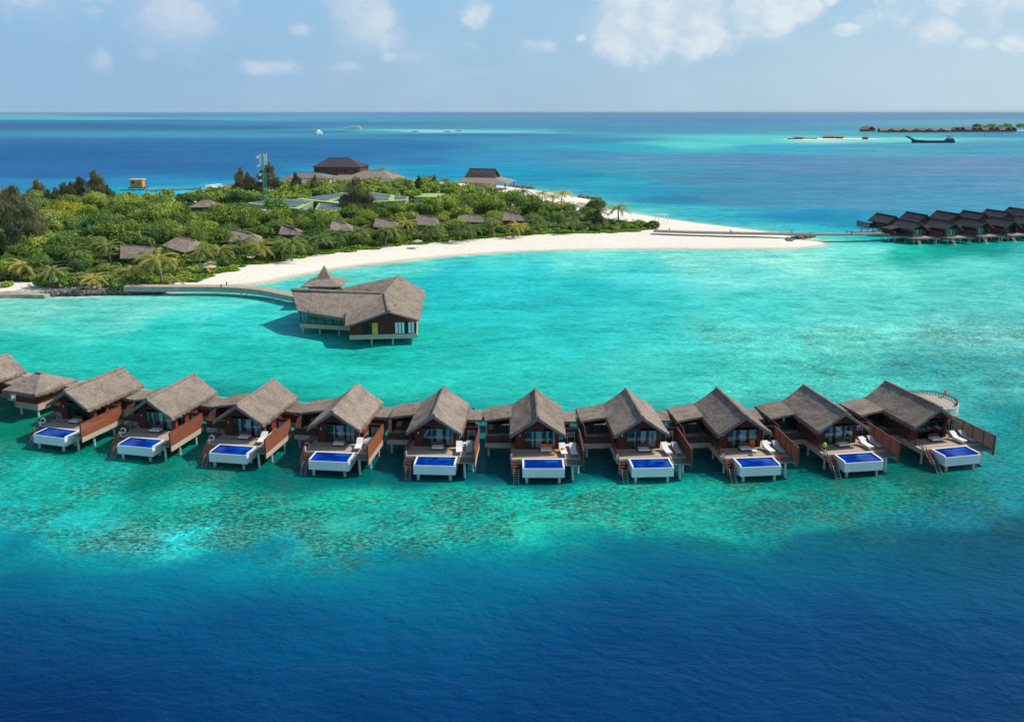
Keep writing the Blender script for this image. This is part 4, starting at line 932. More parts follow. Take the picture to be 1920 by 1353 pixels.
# turret with its flared pyramid roof
tt = empty('turret_hut', label='small hut with pointed flared roof behind the big lagoon pavilion', cat='hut')
tc = gp(600, 538, 4.6); tc.z = 0; tc.y += 4.5; tt.location = tc
r = MB(); hx = 3.9; mz, nk, az_ = 5.5, 1.55, 8.6
tc_px = gp(598, 509, 8.3)
c0_ = [(-hx, -hx), (hx, -hx), (hx, hx), (-hx, hx)]; c1_ = [(-nk, -nk), (nk, -nk), (nk, nk), (-nk, nk)]
for k in range(4):
    p, q = c0_[k], c0_[(k + 1) % 4]; s, t_ = c1_[k], c1_[(k + 1) % 4]
    slab(r, (*s, mz), (*t_, mz), (*q, 4.6), (*p, 4.6), t=.22, nu=12, nv=5); slab(r, (0, 0, az_ - .5), (0, 0, az_ - .5), (*t_, mz), (*s, mz), t=.2, nu=5, nv=5, sag=.15)
    fringe(r, (*p, 4.6), (*q, 4.6), ((p[0] + q[0]) / 2, (p[1] + q[1]) / 2, 0), n=50, l0=.1, l1=.3)
r.build('roof', M['thatch'], tt)
MB().box(-2.7, 2.7, -2.7, 2.7, FZ, 4.75).build('wall', M['red_wood'], tt); MB().box(-2.9, 2.9, -2.9, 2.9, FZ - .6, FZ - .002).build('fascia', M['fascia'], tt)
for x in (-2.3, 2.3):
    for y in (-2.3, 2.3): MB().cyl((x, y, FZ - .6), (x, y, -.6), .14, .14, 8).build('leg', M['concrete'], tt)

# ------------------------------------------------------------ jetties
def jetty(name, label, px, wd, z, m, legs=4, from_leg=0, skirt=.5, post=None, legto=-.5):
    j = empty(name, label=label, cat='jetty'); P = [gp(x, y, z) for x, y in px]
    mb, ln, L, Rr = path_mesh(P, wd, z - .14, z, 2.0); mb.build('walkway', M[m], j)
    mb, _, _, _ = path_mesh(P, wd - .3, z - skirt, z - .144, 2.0); mb.build('beam', M['fascia_grey'], j)
    for k in range(from_leg, len(ln), legs):
        for s in (L, Rr):
            p = ln[k].lerp(s[k], .8); MB().cyl((p.x, p.y, z - skirt), (p.x, p.y, legto), .16, .16, 7).build('leg', M['concrete'], j)
    if post:
        for k in range(2, len(ln), post):
            for s in (L, Rr):
                if s is Rr and k % (2 * post) == 2: continue
                p = ln[k].lerp(s[k], .93); MB().cyl((p.x, p.y, z + .004), (p.x, p.y, z + .6), .13, .13, 7).build('bollard_light', M['dark'], j)
    return j
jetty('jetty', 'beige jetty curving from the shore to the lagoon pavilion', [(236, 535), (330, 535.5), (420, 536), (490, 541), (548, 552), (590, 560)], 2.6, 1.9, 'deck', 4, 12, 1.1, 8)
jetty('boardwalk_jetty', 'long straight boardwalk over the sand spit to the dark roofed villas', [(1226, 431.5), (1300, 434), (1400, 436), (1500, 437.5), (1580, 438), (1665, 436)], 3.2, 2.4, 'deck_dark', 4, 38, .45, 8)
jetty('boardwalk_jetty', 'distant boardwalk running between the two rows of dark roofed villas', [(1660, 437), (1720, 431), (1800, 424), (1900, 416), (2000, 408)], 3.2, 2.4, 'deck_dark', 5, 0, .45)

# ------------------------------------------------------------ dark roofed villas over the water on the right
pd = villa(dark=True, pool=False)
first = True
nm = ['nearest the left end', 'second from the left end', 'third from the left end', 'fourth from the left end', 'fifth from the left end', 'last before the picture edge']
S = 1.0
for k, (x, y) in enumerate([(1728, 417.3), (1792, 416.6), (1851, 414.2), (1904, 412.4), (1958, 410.5)]):
    p = gp(x, y, DECK + .1 + RZ * S)
    h = R(-13); o = p - Vector((math.sin(h) * RF * S, math.cos(h) * RF * S, 0)); o.z = DECK + .1
    place(pd, first, o, -h, 'dark roofed overwater villa in the front row, ' + nm[k if k < 4 else 5], 'front row of dark roofed overwater villas', S); first = False
for k, (x, y) in enumerate([(1681, 405.5), (1739, 403), (1797, 400.5), (1848, 400), (1893, 397.5), (1935, 394)]):
    p = gp(x, y, DECK + .1 + RZ * S)
    h = R(167); o = p - Vector((math.sin(h) * RB * S, math.cos(h) * RB * S, 0)); o.z = DECK + .1
    place(pd, False, o, -h, 'dark roofed overwater villa in the rear row, ' + nm[k], 'rear row of dark roofed overwater villas', S)

# ------------------------------------------------------------ vegetation
def leaf_quads(P, N, size, asp=1.0):
    """one small bent leaf clump per point"""
    n = len(P); u = np.cross(N, rng.normal(size=(n, 3))); u /= np.linalg.norm(u, axis=1)[:, None] + 1e-9; v = np.cross(N, u)
    s = (size * rng.uniform(.6, 1.35, n))[:, None]; u = u * s * .5; v = v * s * .5 * asp
    V = np.stack([P - u - v, P + u - v * .6, P + u * .7 + v, P - u * .8 + v * .9], 1).reshape(-1, 3)
    return V, np.arange(4 * n).reshape(n, 4)
def crown_pts(n, rad, hgt, z0, lobes=9, seed=0):
    g = np.random.default_rng(seed); L = []
    for k in range(lobes):
        a = g.uniform(0, 2 * np.pi); rr = rad * np.sqrt(g.uniform(0, 1)) * .68; z = z0 + hgt * (.35 + .45 * g.uniform(0, 1) * (1 - rr / rad * .6))
        L.append((rr * np.cos(a), rr * np.sin(a), z, rad * g.uniform(.30, .56)))
    L = np.array(L); k = g.integers(0, lobes, n); d = g.normal(size=(n, 3)); d /= np.linalg.norm(d, axis=1)[:, None]
    d[:, 2] = np.abs(d[:, 2]) * np.where(g.random(n) < .8, 1, -1)
    r = L[k, 3] * (g.uniform(.5, 1.14, n) + (g.random(n) < .07) * g.uniform(.05, .35, n)) * (1 + .22 * np.sin(d[:, 0] * 5 + k) * np.cos(d[:, 1] * 4 + k * 2))
    P = L[k, :3] + d * r[:, None] * np.array([1, 1, .75]); P[:, 2] = np.maximum(P[:, 2], z0 * .35 + g.uniform(0, .4, n))
    N = d + g.normal(size=(n, 3)) * .85 + np.array([0, 0, .3]); N /= np.linalg.norm(N, axis=1)[:, None]
    return P, N
def trunk_mb(h, r, lean=.3, limbs=4, seed=0):
    g = random.Random(seed); m = MB(); p = Vector((0, 0, -.3))
    for k in range(3):
        q = Vector((g.uniform(-lean, lean) * (k + 1) / 3, g.uniform(-lean, lean) * (k + 1) / 3, h * (k + 1) / 3)); m.cyl(p, q, r * (1 - k * .22), r * (1 - (k + 1) * .22), 7); p = q
    for k in range(limbs):
        a = k * 2 * math.pi / limbs + g.uniform(-.4, .4); m.cyl(p * .72, p * .72 + Vector((math.cos(a) * h * .38, math.sin(a) * h * .38, h * .42)), r * .4, r * .12, 5)
    return m
def make_tree(seed, rad, h, leaf, n=5200, size=.29):
    e = empty('broadleaf_tree'); e['category'] = 'tree'
    P, N = crown_pts(n, rad, h * .75, h * .3, 10 + seed % 4, seed); V, Fq = leaf_quads(P, N, size)
    np_obj('crown', V, Fq, M[leaf], e); trunk_mb(h * .55, .17, seed=seed).build('trunk', M['trunk'], e); return e
def make_bush(seed, rad, h, leaf, n=1500, size=.3):
    e = empty('shrub'); e['category'] = 'shrub'
    P, N = crown_pts(n, rad, h, .1, 7, seed); P[:, 2] *= .85; V, Fq = leaf_quads(P, N, size); np_obj('foliage', V, Fq, M[leaf], e)
    s = MB()
    for k in range(5): a = k * 1.3; s.cyl((0, 0, -.1), (math.cos(a) * rad * .4, math.sin(a) * rad * .4, h * .6), .05, .02, 5)
    s.build('stem', M['trunk'], e); return e
def make_casuarina(seed, rad, h, n=2600):
    e = empty('casuarina_tree'); e['category'] = 'tree'; g = np.random.default_rng(seed + 50)
    tops = 3; P = []; N = []
    for k in range(tops):
        a = g.uniform(0, 6.28); ox, oy = (np.cos(a) * rad * .4, np.sin(a) * rad * .4) if k else (0, 0); hh = h * (1 if k == 0 else g.uniform(.68, .88)); m = n // (k + 1)
        z = hh * (1 - g.random(m) ** .62 * .93); br = g.integers(0, 26, m); prof = rad * (1 - z / hh) ** .62 * (.75 + .45 * np.sin(br * 2.4 + z * 1.7)) * (.62 if k else .8) + .12
        th_ = br * 2.39 + g.normal(size=m) * .3; r_ = prof * np.sqrt(g.uniform(.15, 1, m))
        P.append(np.c_[ox + r_ * np.cos(th_), oy + r_ * np.sin(th_), z + r_ * .28]); N.append(np.c_[np.cos(th_), np.sin(th_), .4 + 0 * th_] + g.normal(size=(m, 3)) * .5)
    P = np.concatenate(P); N = np.concatenate(N); N /= np.linalg.norm(N, axis=1)[:, None]
    # slender drooping needles: long narrow quads pointing up and out
    m = len(P); up = np.array([0, 0, 1.0]) + N * .5 + rng.normal(size=(m, 3)) * .3; up /= np.linalg.norm(up, axis=1)[:, None]; s = np.cross(up, N); s /= np.linalg.norm(s, axis=1)[:, None] + 1e-9
    l = rng.uniform(.4, .9, m)[:, None] * .5; w_ = rng.uniform(.09, .22, m)[:, None] * .5
    V = np.stack([P - up * l - s * w_, P - up * l + s * w_, P + up * l + s * w_ * .3, P + up * l - s * w_ * .3], 1).reshape(-1, 3)
    np_obj('crown', V, np.arange(4 * m).reshape(m, 4), M['casuarina'], e); trunk_mb(h * .8, .2, .15, 3, seed).build('trunk', M['trunk'], e); return e
def make_palm(seed, h, leaf='palm', fl=3.4, nf=20):
    e = empty('coconut_palm'); e['category'] = 'palm tree'; g = random.Random(seed); m = MB()
    lean = Vector((g.uniform(-.9, .9), g.uniform(-.9, .9), 0)); p = Vector((0, 0, -.3)); seg = 7
    for k in range(seg):
        t = (k + 1) / seg; q = lean * t * t + Vector((0, 0, h * t)); m.cyl(p, q, .19 - .08 * k / seg, .19 - .08 * (k + 1) / seg, 8); p = q
    m.build('trunk', M['trunk'], e); top = p; c = MB()
    for f in range(nf):
        a = f * 2.399 + g.uniform(-.2, .2); up = .95 - 1.35 * f / nf + g.uniform(-.12, .12); ln = fl * g.uniform(.85, 1.1); d = Vector((math.cos(a), math.sin(a), 0)); s = Vector((-d.y, d.x, 0))
        pts_ = []; pos = top.copy(); ang = up
        ns = 9
        for k in range(ns + 1):
            pts_.append(pos.copy()); pos = pos + (d * math.cos(ang) + Vector((0, 0, math.sin(ang)))) * ln / ns; ang -= (.10 + .028 * k) * (1.0 if up > 0 else .55)
        for k in range(ns):
            t = k / ns; wd = .62 * math.sin(math.pi * (.12 + .86 * t)) ** .7 * (1 - .25 * t); a_, b_ = pts_[k], pts_[k + 1]; dd = (b_ - a_)
            for sg in (-1, 1):
                for j in (0, .5):
                    o = a_ + dd * j; tip = o + s * sg * wd * g.uniform(.85, 1.1) + dd * 1.1 + Vector((0, 0, -.28 * wd - .06)); c.poly(o, o + dd * .42, tip)
            c.bar(a_, b_, .05)
    o = c.build('crown', M[leaf], e)
    nut = MB()
    for k in range(5): a = k * 1.25; nut.cyl(top + Vector((math.cos(a) * .2, math.sin(a) * .2, -.35)), top + Vector((math.cos(a) * .2, math.sin(a) * .2, -.1)), .09, .11, 6)
    return e

protos = {'t': [make_tree(i, r_, h_, l_) for i, (r_, h_, l_) in enumerate([(3.4, 6.2, 'leaf'), (4.2, 7.2, 'leaf'), (3.0, 5.2, 'leaf'), (3.8, 6.6, 'leaf_dark'), (3.1, 5.8, 'leaf_dark'), (4.4, 6.4, 'leaf')])],
          'y': [make_tree(11, 4.3, 6.6, 'leaf_yellow')], 'b': [make_bush(21, 1.9, 1.7, 'leaf'), make_bush(22, 1.5, 1.3, 'leaf'), make_bush(23, 2.1, 2.0, 'leaf_dark')],
          'c': [make_casuarina(1, 4.0, 11.5, 3600), make_casuarina(2, 3.2, 10.0, 3000), make_casuarina(3, 5.0, 10.5, 4200)],
          'p': [make_palm(1, 4.2), make_palm(2, 5.5), make_palm(3, 3.0), make_palm(4, 6.8)], 'g': [make_palm(5, 5.0, 'palm_gold'), make_palm(6, 3.2, 'palm_gold')]}
seen = set()
def plant(kind, x, y, s=1.0, label=None, group=None, var=None, rz=None, sink=0.0):
    L__ = protos[kind]; p = L__[var if var is not None else rnd.randrange(len(L__))]; first = p.name not in seen; seen.add(p.name)
    return place(p, first, (x, y, ground_z(x, y) - sink), rnd.uniform(0, 6.28) if rz is None else rz, label, group, s)

# keep-out discs round the buildings (world x, y, radius)
out = []; fill = []
def roof_px(*px, z=5.0):
    return [gp(x, y, z) for x, y in px]
bungalows = [  # near-side roofs among the trees: ridge left, ridge right, eave right, eave left (photo px), heights
    ('low thatched bungalow roof among the palms at the left, flat ridge', [(226, 459), (288, 464), (290, 483), (225, 484)], 4.6, 3.3),
    ('large thatched bungalow roof seen corner on, behind the palm by the beach', [(333, 443), (368, 451), (345, 473), (302, 460)], 5.0, 3.4),
    ('thatched bungalow roof left of the orange loungers', [(430, 430), (472, 437), (492, 455), (428, 452)], 5.0, 3.4),
    ('thatched bungalow roof right of the orange loungers', [(528, 421), (550, 426), (566, 441), (522, 439)], 5.0, 3.4),
    ('small thatched bungalow roof left of the big brown casuarina', [(622, 413), (648, 418), (662, 433), (618, 431)], 4.8, 3.4),
    ('thatched bungalow roof below the big brown casuarina', [(704, 408), (735, 413), (750, 427), (700, 425)], 4.9, 3.5),
    ('thatched bungalow roof in the middle of the beach row', [(782, 402), (812, 407), (826, 423), (776, 421)], 5.1, 3.6),
    ('thatched bungalow roof right of the middle of the beach row', [(860, 398.5), (896, 403), (912, 417), (857, 415)], 5.1, 3.6),
    ('thatched bungalow roof at the right end of the beach row', [(942, 396), (972, 400.5), (985, 414), (937, 412.5)], 5.1, 3.6)]
for lb, q4, zr, ze in bungalows:
    e = empty('thatched_bungalow', label=lb, cat='bungalow', group='thatched bungalows along the beach')
    zr += .8; ze += .7; a, b, c, d = [gp(x, y, z) for (x, y), z in zip(q4, (zr, zr, ze, ze))]
    o = Vector(((a.x + c.x) / 2, (a.y + c.y) / 2 + 1, 0)); g0 = ground_z(o.x, o.y); e.location = (o.x, o.y, g0); off = Vector((o.x, o.y, g0))
    r = MB(); slab(r, a - off, b - off, c - off, d - off, t=.3, nu=14, nv=8)
    bk = Vector((1.2, 5.5, -(zr - ze))); slab(r, b - off, a - off, a - off + bk, b - off + bk, t=.3, nu=12, nv=6)
    slab(r, b - off, b - off, b - off + bk, c - off, t=.3, nu=4, nv=6); slab(r, a - off, a - off, d - off, a - off + bk, t=.3, nu=4, nv=6)
    fringe(r, d - off, c - off, (0, -1, 0), n=60); ridge_cap(r, a - off, b - off, .16); r.build('roof', M['thatch'], e)
    m_ = [(d - off).lerp(c - off, .1), (d - off).lerp(c - off, .9), b - off + bk * .85, a - off + bk * .85]
    w_ = MB(); w_.add([(p.x, p.y + (1.0 if i < 2 else 0), 0) for i, p in enumerate(m_)] + [(p.x, p.y + (1.0 if i < 2 else 0), ze - g0 - .1) for i, p in enumerate(m_)], [(3, 2, 1, 0), (4, 5, 6, 7), (0, 1, 5, 4), (1, 2, 6, 5), (2, 3, 7, 6), (3, 0, 4, 7)])
    w_.build('wall', M['dark_wood'], e)
    fill.append((o.x, o.y)); out += [(o.x, o.y, max((a - b).length * .5, 4.0)), (o.x, o.y - 3, 4.6), (o.x, o.y - 7, 4.6), (o.x, o.y - 11, 3.5)]

def house(name, label, cat, px, py, w_, d_, h_, rz, roof='hip', rh=2.5, wallm='wall_white', roofm='grey_roof', over=.8, windows=3, z=None, keep=True, parts=(), gable=None):
    """building standing with the middle of its near wall foot at photo px, py"""
    p = gp(px, py, 1.2); z = 1.2 if z is None else z; c, s = math.cos(rz), math.sin(rz)
    ctr = Vector((p.x - s * d_ / 2, p.y + c * d_ / 2, z)); e = empty(name, ctr, rz, label, cat)
    if keep: out.append((ctr.x, ctr.y, max(w_, d_) * .5)); out.extend([(ctr.x + k * w_ * .22, ctr.y - d_ / 2 - q, 5.0) for k in (-1.6, 0, 1.6) for q in (4, 11, 17)])
    MB().box(-w_ / 2, w_ / 2, -d_ / 2, d_ / 2, 0, h_).build('wall', M[wallm], e)
    for k in range(windows):
        x = -w_ / 2 + w_ * (k + .5) / windows; f = MB().box(x - .7, x + .7, -d_ / 2 - .05, -d_ / 2 - .004, h_ * .35, h_ * .78).build('window', M['frame'], e)
        MB().box(x - .6, x + .6, -d_ / 2 - .07, -d_ / 2 - .054, h_ * .38, h_ * .75).build('pane', M['dark'], f)
    r = MB(); hx, hy = w_ / 2 + over, d_ / 2 + over
    if roof == 'hip': pyramid_roof(r, 0, 0, hx, hy, h_ + .1, h_ + rh, max(hx - hy, 0) + .01, n=6); ridge_cap(r, (-max(hx - hy, 0) - .2, 0, h_ + rh), (max(hx - hy, 0) + .2, 0, h_ + rh), .15)
    elif roof == 'gable':
        slab(r, (-hx, 0, h_ + rh), (hx, 0, h_ + rh), (hx, -hy, h_ + .1), (-hx, -hy, h_ + .1), nu=14, nv=6); slab(r, (hx, 0, h_ + rh), (-hx, 0, h_ + rh), (-hx, hy, h_ + .1), (hx, hy, h_ + .1), nu=14, nv=6)
    elif roof == 'flat': r.box(-hx, hx, -hy, hy, h_ + .002, h_ + .35)
    elif roof == 'shed': r.add([(-hx, -hy, h_ + .1), (hx, -hy, h_ + .1), (hx, hy, h_ + rh), (-hx, hy, h_ + rh), (-hx, -hy, h_ + .4), (hx, -hy, h_ + .4), (hx, hy, h_ + rh + .3), (-hx, hy, h_ + rh + .3)], [(3, 2, 1, 0), (4, 5, 6, 7), (0, 1, 5, 4), (1, 2, 6, 5), (2, 3, 7, 6), (3, 0, 4, 7)])
    r.build('roof', M[roofm], e); return e
TD = 'thatch_dark'
e = house('white_building', 'white building with a low grey hip roof behind the casuarinas', 'building', 572, 352, 24, 14, 4.6, R(-6), rh=2.2, roofm='grey_roof', windows=4)
MB().box(-12.5, -3, -9.5, -7.0, 2.2, 2.35).build('balcony', M['grey_roof'], e)
house('main_villa', 'big two storey villa with dark pitched roof above the other island buildings', 'house', 632, 334, 26, 14, 5.2, R(-4), rh=4.6, wallm='dark_wood', roofm=TD, windows=5, z=2.2)
house('villa_wing', 'open wing of the big island villa with posts and dark roof', 'house', 666, 331, 10, 10, 5.0, R(-8), rh=2.2, wallm='dark_wood', roofm=TD, windows=2, z=2.2)
house('restaurant', 'wide low hip roofed restaurant right of the white building', 'building', 690, 348, 26, 16, 3.4, R(-14), rh=3.6, wallm='wall_white', roofm='thatch_brown', windows=4)
house('reception', 'small hip roofed pavilion between the white building and the restaurant', 'building', 640, 351, 15, 10, 3.0, R(-8), rh=2.8, wallm='wall_white', roofm='thatch_brown', windows=2)
house('small_shop', 'small brown roofed hut left of the dark casuarina pair', 'hut', 432, 366, 9, 9, 2.6, R(12), rh=2.4, wallm='wall_tan', roofm='thatch_brown', windows=1)
house('shed', 'low thatched shed at the far left among the trees', 'shed', 74, 420, 8, 5, 3.2, R(-3), roof='gable', rh=1.4, wallm='brown_wood', roofm='thatch', windows=0)
house('staff_house', 'small thatched roof peeping out above the far left trees', 'house', 384, 404, 9, 7, 3.0, R(8), rh=2.2, wallm='brown_wood', roofm='thatch', windows=0)
house('green_roofed_hall', 'white hall with a bright green flat roof at the left edge', 'hall', 18, 392, 20, 12, 4.6, R(2), roof='flat', roofm='green_roof', windows=2)
house('green_shed', 'pale green roofed shed right of the solar roofs', 'shed', 806, 383, 11, 6, 2.6, R(-3), roof='shed', rh=.9, roofm='green_roof', windows=0)
# high gabled beach club: steep roof over a wide skirt roof on posts
p = gp(908, 356, 1.2); e = empty('beach_club', p + Vector((0, 8, 0)), R(-14), 'beach club with a tall steep saddle roof over a wide skirt roof', 'pavilion'); out.append((p.x, p.y + 8, 13)); out.append((p.x + 6, p.y - 4, 6))
r = MB(); slab(r, (-7.6, 0, 9.4), (5.6, 0, 9.4), (6.6, -5, 5.6), (-8.6, -5, 5.6), nu=16, nv=8, sag=-.3); slab(r, (5.6, 0, 9.4), (-7.6, 0, 9.4), (-8.6, 5, 5.6), (6.6, 5, 5.6), nu=16, nv=8, sag=-.3); ridge_cap(r, (-7.8, 0, 9.4), (5.8, 0, 9.4), .25); r.build('roof', M[TD], e)
MB().add([(5.4, -4.2, 5.4), (5.4, 4.2, 5.4), (5.0, 0, 9.0), (5.2, -4.2, 5.4), (5.2, 4.2, 5.4), (4.8, 0, 9.0)], [(0, 1, 2), (5, 4, 3), (0, 2, 5, 3), (1, 4, 5, 2), (0, 3, 4, 1)]).build('gable', M['brown_wood'], e)
r = MB(); C1 = [(-8.7, -5.1), (6.7, -5.1), (6.7, 5.1), (-8.7, 5.1)]; C2 = [(-13, -10), (13.5, -10), (13.5, 9), (-13, 9)]
for k in range(4): slab(r, (*C1[k], 5.5), (*C1[(k + 1) % 4], 5.5), (*C2[(k + 1) % 4], 3.5), (*C2[k], 3.5), nu=12, nv=5)
r.build('skirt_roof', M['thatch_brown'], e); MB().box(-7.5, 4, -4, 4, 0, 5.2).build('wall', M['wall_white'], e)
for x in (-12, -7, -2, 3, 8, 12.6):
    for y in (-9, 8): MB().cyl((x, y, 0), (x, y, 3.5), .2, .2, 7).build('post', M['dark_wood'], e)

# workshop halls with green roofs full of solar panels
def solar_hall(label, px4, z, arrays):
    e = empty('solar_roofed_hall', label=label, cat='hall', group='green roofed halls with solar panels'); P = [gp(x, y, z) for x, y in px4]; o = sum(P, Vector()) / 4; e.location = (o.x, o.y, 1.2)
    loc = [p - Vector((o.x, o.y, 1.2)) for p in P]; out.extend([(*(P[0].lerp(P[1], u).lerp(P[3].lerp(P[2], u), v_)).xy, 5.5) for u in (.05, .35, .65, .95) for v_ in (.0, .33, .66, 1.0)])
    MB().prism([(p.x, p.y) for p in loc], z - 1.2, z - 1.05).build('roof', M['green_roof'], e); MB().prism([(p.x * .97, p.y * .97) for p in loc], 0, z - 1.205).build('wall', M['wall_grey'], e)
    for u0, u1, v0, v1 in arrays:
        f = lambda u, v: loc[0].lerp(loc[1], u).lerp(loc[3].lerp(loc[2], u), v)
        q = [f(u0, v0), f(u1, v0), f(u1, v1), f(u0, v1)]; zz = z - 1.05 + .06
        m = MB(); m.add([(p.x, p.y, zz) for p in q] + [(p.x, p.y, zz + .1) for p in q], [(3, 2, 1, 0), (4, 5, 6, 7), (0, 1, 5, 4), (1, 2, 6, 5), (2, 3, 7, 6), (3, 0, 4, 7)]); m.build('solar_array', M['solar'], e)
    for t in (.02, .98):
        a, b = loc[0].lerp(loc[3], t), loc[1].lerp(loc[2], t)
    return P
halls = [solar_hall('green roofed hall with solar panels left of the big brown casuarina', [(521, 372.5), (590, 378), (560, 392.5), (464, 381)], 6.2, [(.05, .95, .1, .42), (.03, .9, .5, .9)]),
         solar_hall('green roofed hall with solar panels behind the big brown casuarina', [(640, 361.5), (692, 364), (655, 384), (556, 373.5)], 6.4, [(.05, .55, .12, .45), (.05, .5, .52, .9), (.62, .95, .2, .85)]),
         solar_hall('green roofed hall with solar panels right of the big brown casuarina', [(682, 359.5), (767, 369.5), (762, 376), (688, 380)], 6.4, [(.05, .6, .1, .45), (.7, .97, .15, .8), (.1, .55, .55, .9)]),
         ] + [] and [solar_hall('lowest green roofed hall with solar panels, half hidden by trees', [(600, 378), (640, 381), (640, 396), (590, 394)], 5.8, [(.1, .9, .1, .45), (.1, .9, .55, .9)])]
for lb, px4, z in (('long low workshop with white roof below the mast', [(447, 388), (522, 396), (520, 402), (440, 392)], 4.8), ('white roofed shed below the mast nearest the trees', [(425, 391), (470, 396), (464, 406), (424, 401)], 4.2)):
    P = [gp(x, y, z) for x, y in px4]; o = sum(P, Vector()) / 4; e = empty('workshop', (o.x, o.y, 1.2), 0, lb, 'workshop'); out.append((o.x, o.y, 6)); out.append((o.x + 1, o.y - 7, 5)); out.append((o.x - 6, o.y - 3, 5)); out.append((o.x + 7, o.y - 3, 5))
    MB().prism([(p.x - o.x, p.y - o.y) for p in P], z - 1.2, z - 1.0).build('roof', M['white'], e); MB().prism([((p.x - o.x) * .96, (p.y - o.y) * .96) for p in P], 0, z - 1.205).build('wall', M['grey_roof'], e)
# lattice mast
p = gp(499, 399, 1.2); e = empty('antenna_mast', p, 0, 'green lattice mast with white antenna panels at its top', 'mast'); H_ = 21.0; out.append((p.x, p.y, 2))
tri = lambda r_: [Vector((r_ * math.cos(a), r_ * math.sin(a), 0)) for a in (.3, 2.4, 4.5)]
m = MB(); lv = 16
for k in range(lv):
    z0, z1 = H_ * k / lv, H_ * (k + 1) / lv; a = [q + Vector((0, 0, z0)) for q in tri(1.15 - .55 * k / lv)]; b = [q + Vector((0, 0, z1)) for q in tri(1.15 - .55 * (k + 1) / lv)]
    for i in range(3): m.bar(a[i], b[i], .17); m.bar(a[i], b[(i + 1) % 3], .08); m.bar(b[i], b[(i + 1) % 3], .08)
m.build('lattice', M['mast_green'], e)
for k in range(5):
    a = k * 1.26 + .4; x, y = 1.25 * math.cos(a), 1.25 * math.sin(a); MB().box(x - .2, x + .2, y - .1, y + .1, H_ - 3.6, H_ + .5).build('antenna_panel', M['white'], e)
for x, z in ((-1.9, H_ - .8), (-1.7, H_ - 3.8), (-1.3, H_ - 7.0), (-1.2, H_ - 9.2)): MB().cyl((x, -.5, z), (x, -.9, z), .55, .5, 12).build('antenna_dish', M['white'], e)
MB().cyl((0, 0, H_), (0, 0, H_ + 1.6), .06, .03, 6).build('lightning_rod', M['metal'], e)

# hut on stilts off the far shore, breakwater, rocks
p = gp(259, 356, 0); e = empty('water_hut', p + Vector((0, 0, 0)), R(8), 'small tan hut with yellow roof on stilts off the left shore', 'hut')
MB().box(-2.8, 2.8, -2.5, 2.5, 1.4, 4.8).build('wall', M['wall_tan'], e); MB().box(-3.4, 3.2, -3, 3, 4.82, 5.3).build('roof', M['yellow_roof'], e); MB().box(-4, 4.6, -3.4, 3.4, 1.0, 1.39).build('deck', M['brown_wood'], e)
MB().box(-2.1, -.9, -2.56, -2.505, 3.2, 4.5).build('window', M['dark'], e); MB().box(.6, 1.5, -2.56, -2.505, 2.9, 3.4).build('window', M['dark'], e)
for x in (-3.4, 0, 3.9):
    for y in (-3, 3): MB().cyl((x, y, -1), (x, y, 1.0), .2, .2, 7).build('leg', M['concrete'], e)
def rocks(name, label, px, w_, n, smin, smax, zc=0.0, cat='rocks'):
    m = MB(); P = [gp(*q) for q in px]
    for k in range(n):
        t = rnd.random() * (len(P) - 1); i = int(t); o = P[i].lerp(P[i + 1], t - i); s = rnd.uniform(smin, smax)
        b = blob(7, (s * rnd.uniform(.8, 1.3), s * rnd.uniform(.7, 1.2), s * rnd.uniform(.5, .9)), k, .5); off = o + Vector((rnd.uniform(-w_, w_) * .5, rnd.uniform(-w_, w_), zc + rnd.uniform(-.1, .35)))
        m.add([Vector(v) + off for v in b.v], b.f)
    o = m.build(name, M['rock']); return tag(o, label, cat, kind='stuff')
rocks('breakwater', 'long low rock breakwater off the far left shore', [(276, 359), (340, 356.5), (400, 353.5), (455, 350)], 1.4, 420, .45, .95)
rocks('shore_rocks', 'dark rock revetment under the start of the curved jetty', [(92, 553), (160, 552), (240, 550), (305, 548.5)], 1.5, 700, .35, .75, .45)
rocks('spit_rocks', 'curved heap of rocks at the end of the sand spit', [(1477, 457), (1487, 452), (1505, 447), (1522, 443)], 1.0, 150, .5, 1.0, .4)
rocks('point_rocks', 'dark rocks in the shallows off the far beach point', [(1088, 369), (1100, 371.5), (1125, 374)], 2.0, 80, .6, 1.3)
rocks('far_point_rocks', 'dark rocks beyond the beach club', [(955, 350.5), (975, 351.5), (998, 353)], 2.5, 80, .6, 1.3)
# sandstone ledge at the far left
P = [gp(x, y, 1.0) for x, y in ((-420, 556), (-150, 552), (0, 547), (60, 546.5), (95, 547.5))]
m, ln, _, _ = path_mesh(P, 4.0, -.5, .75, 2.0); tag(m.build('stone_ledge', M['ledge']), 'weathered sandstone ledge along the shore at the far left', 'ledge', kind='structure')

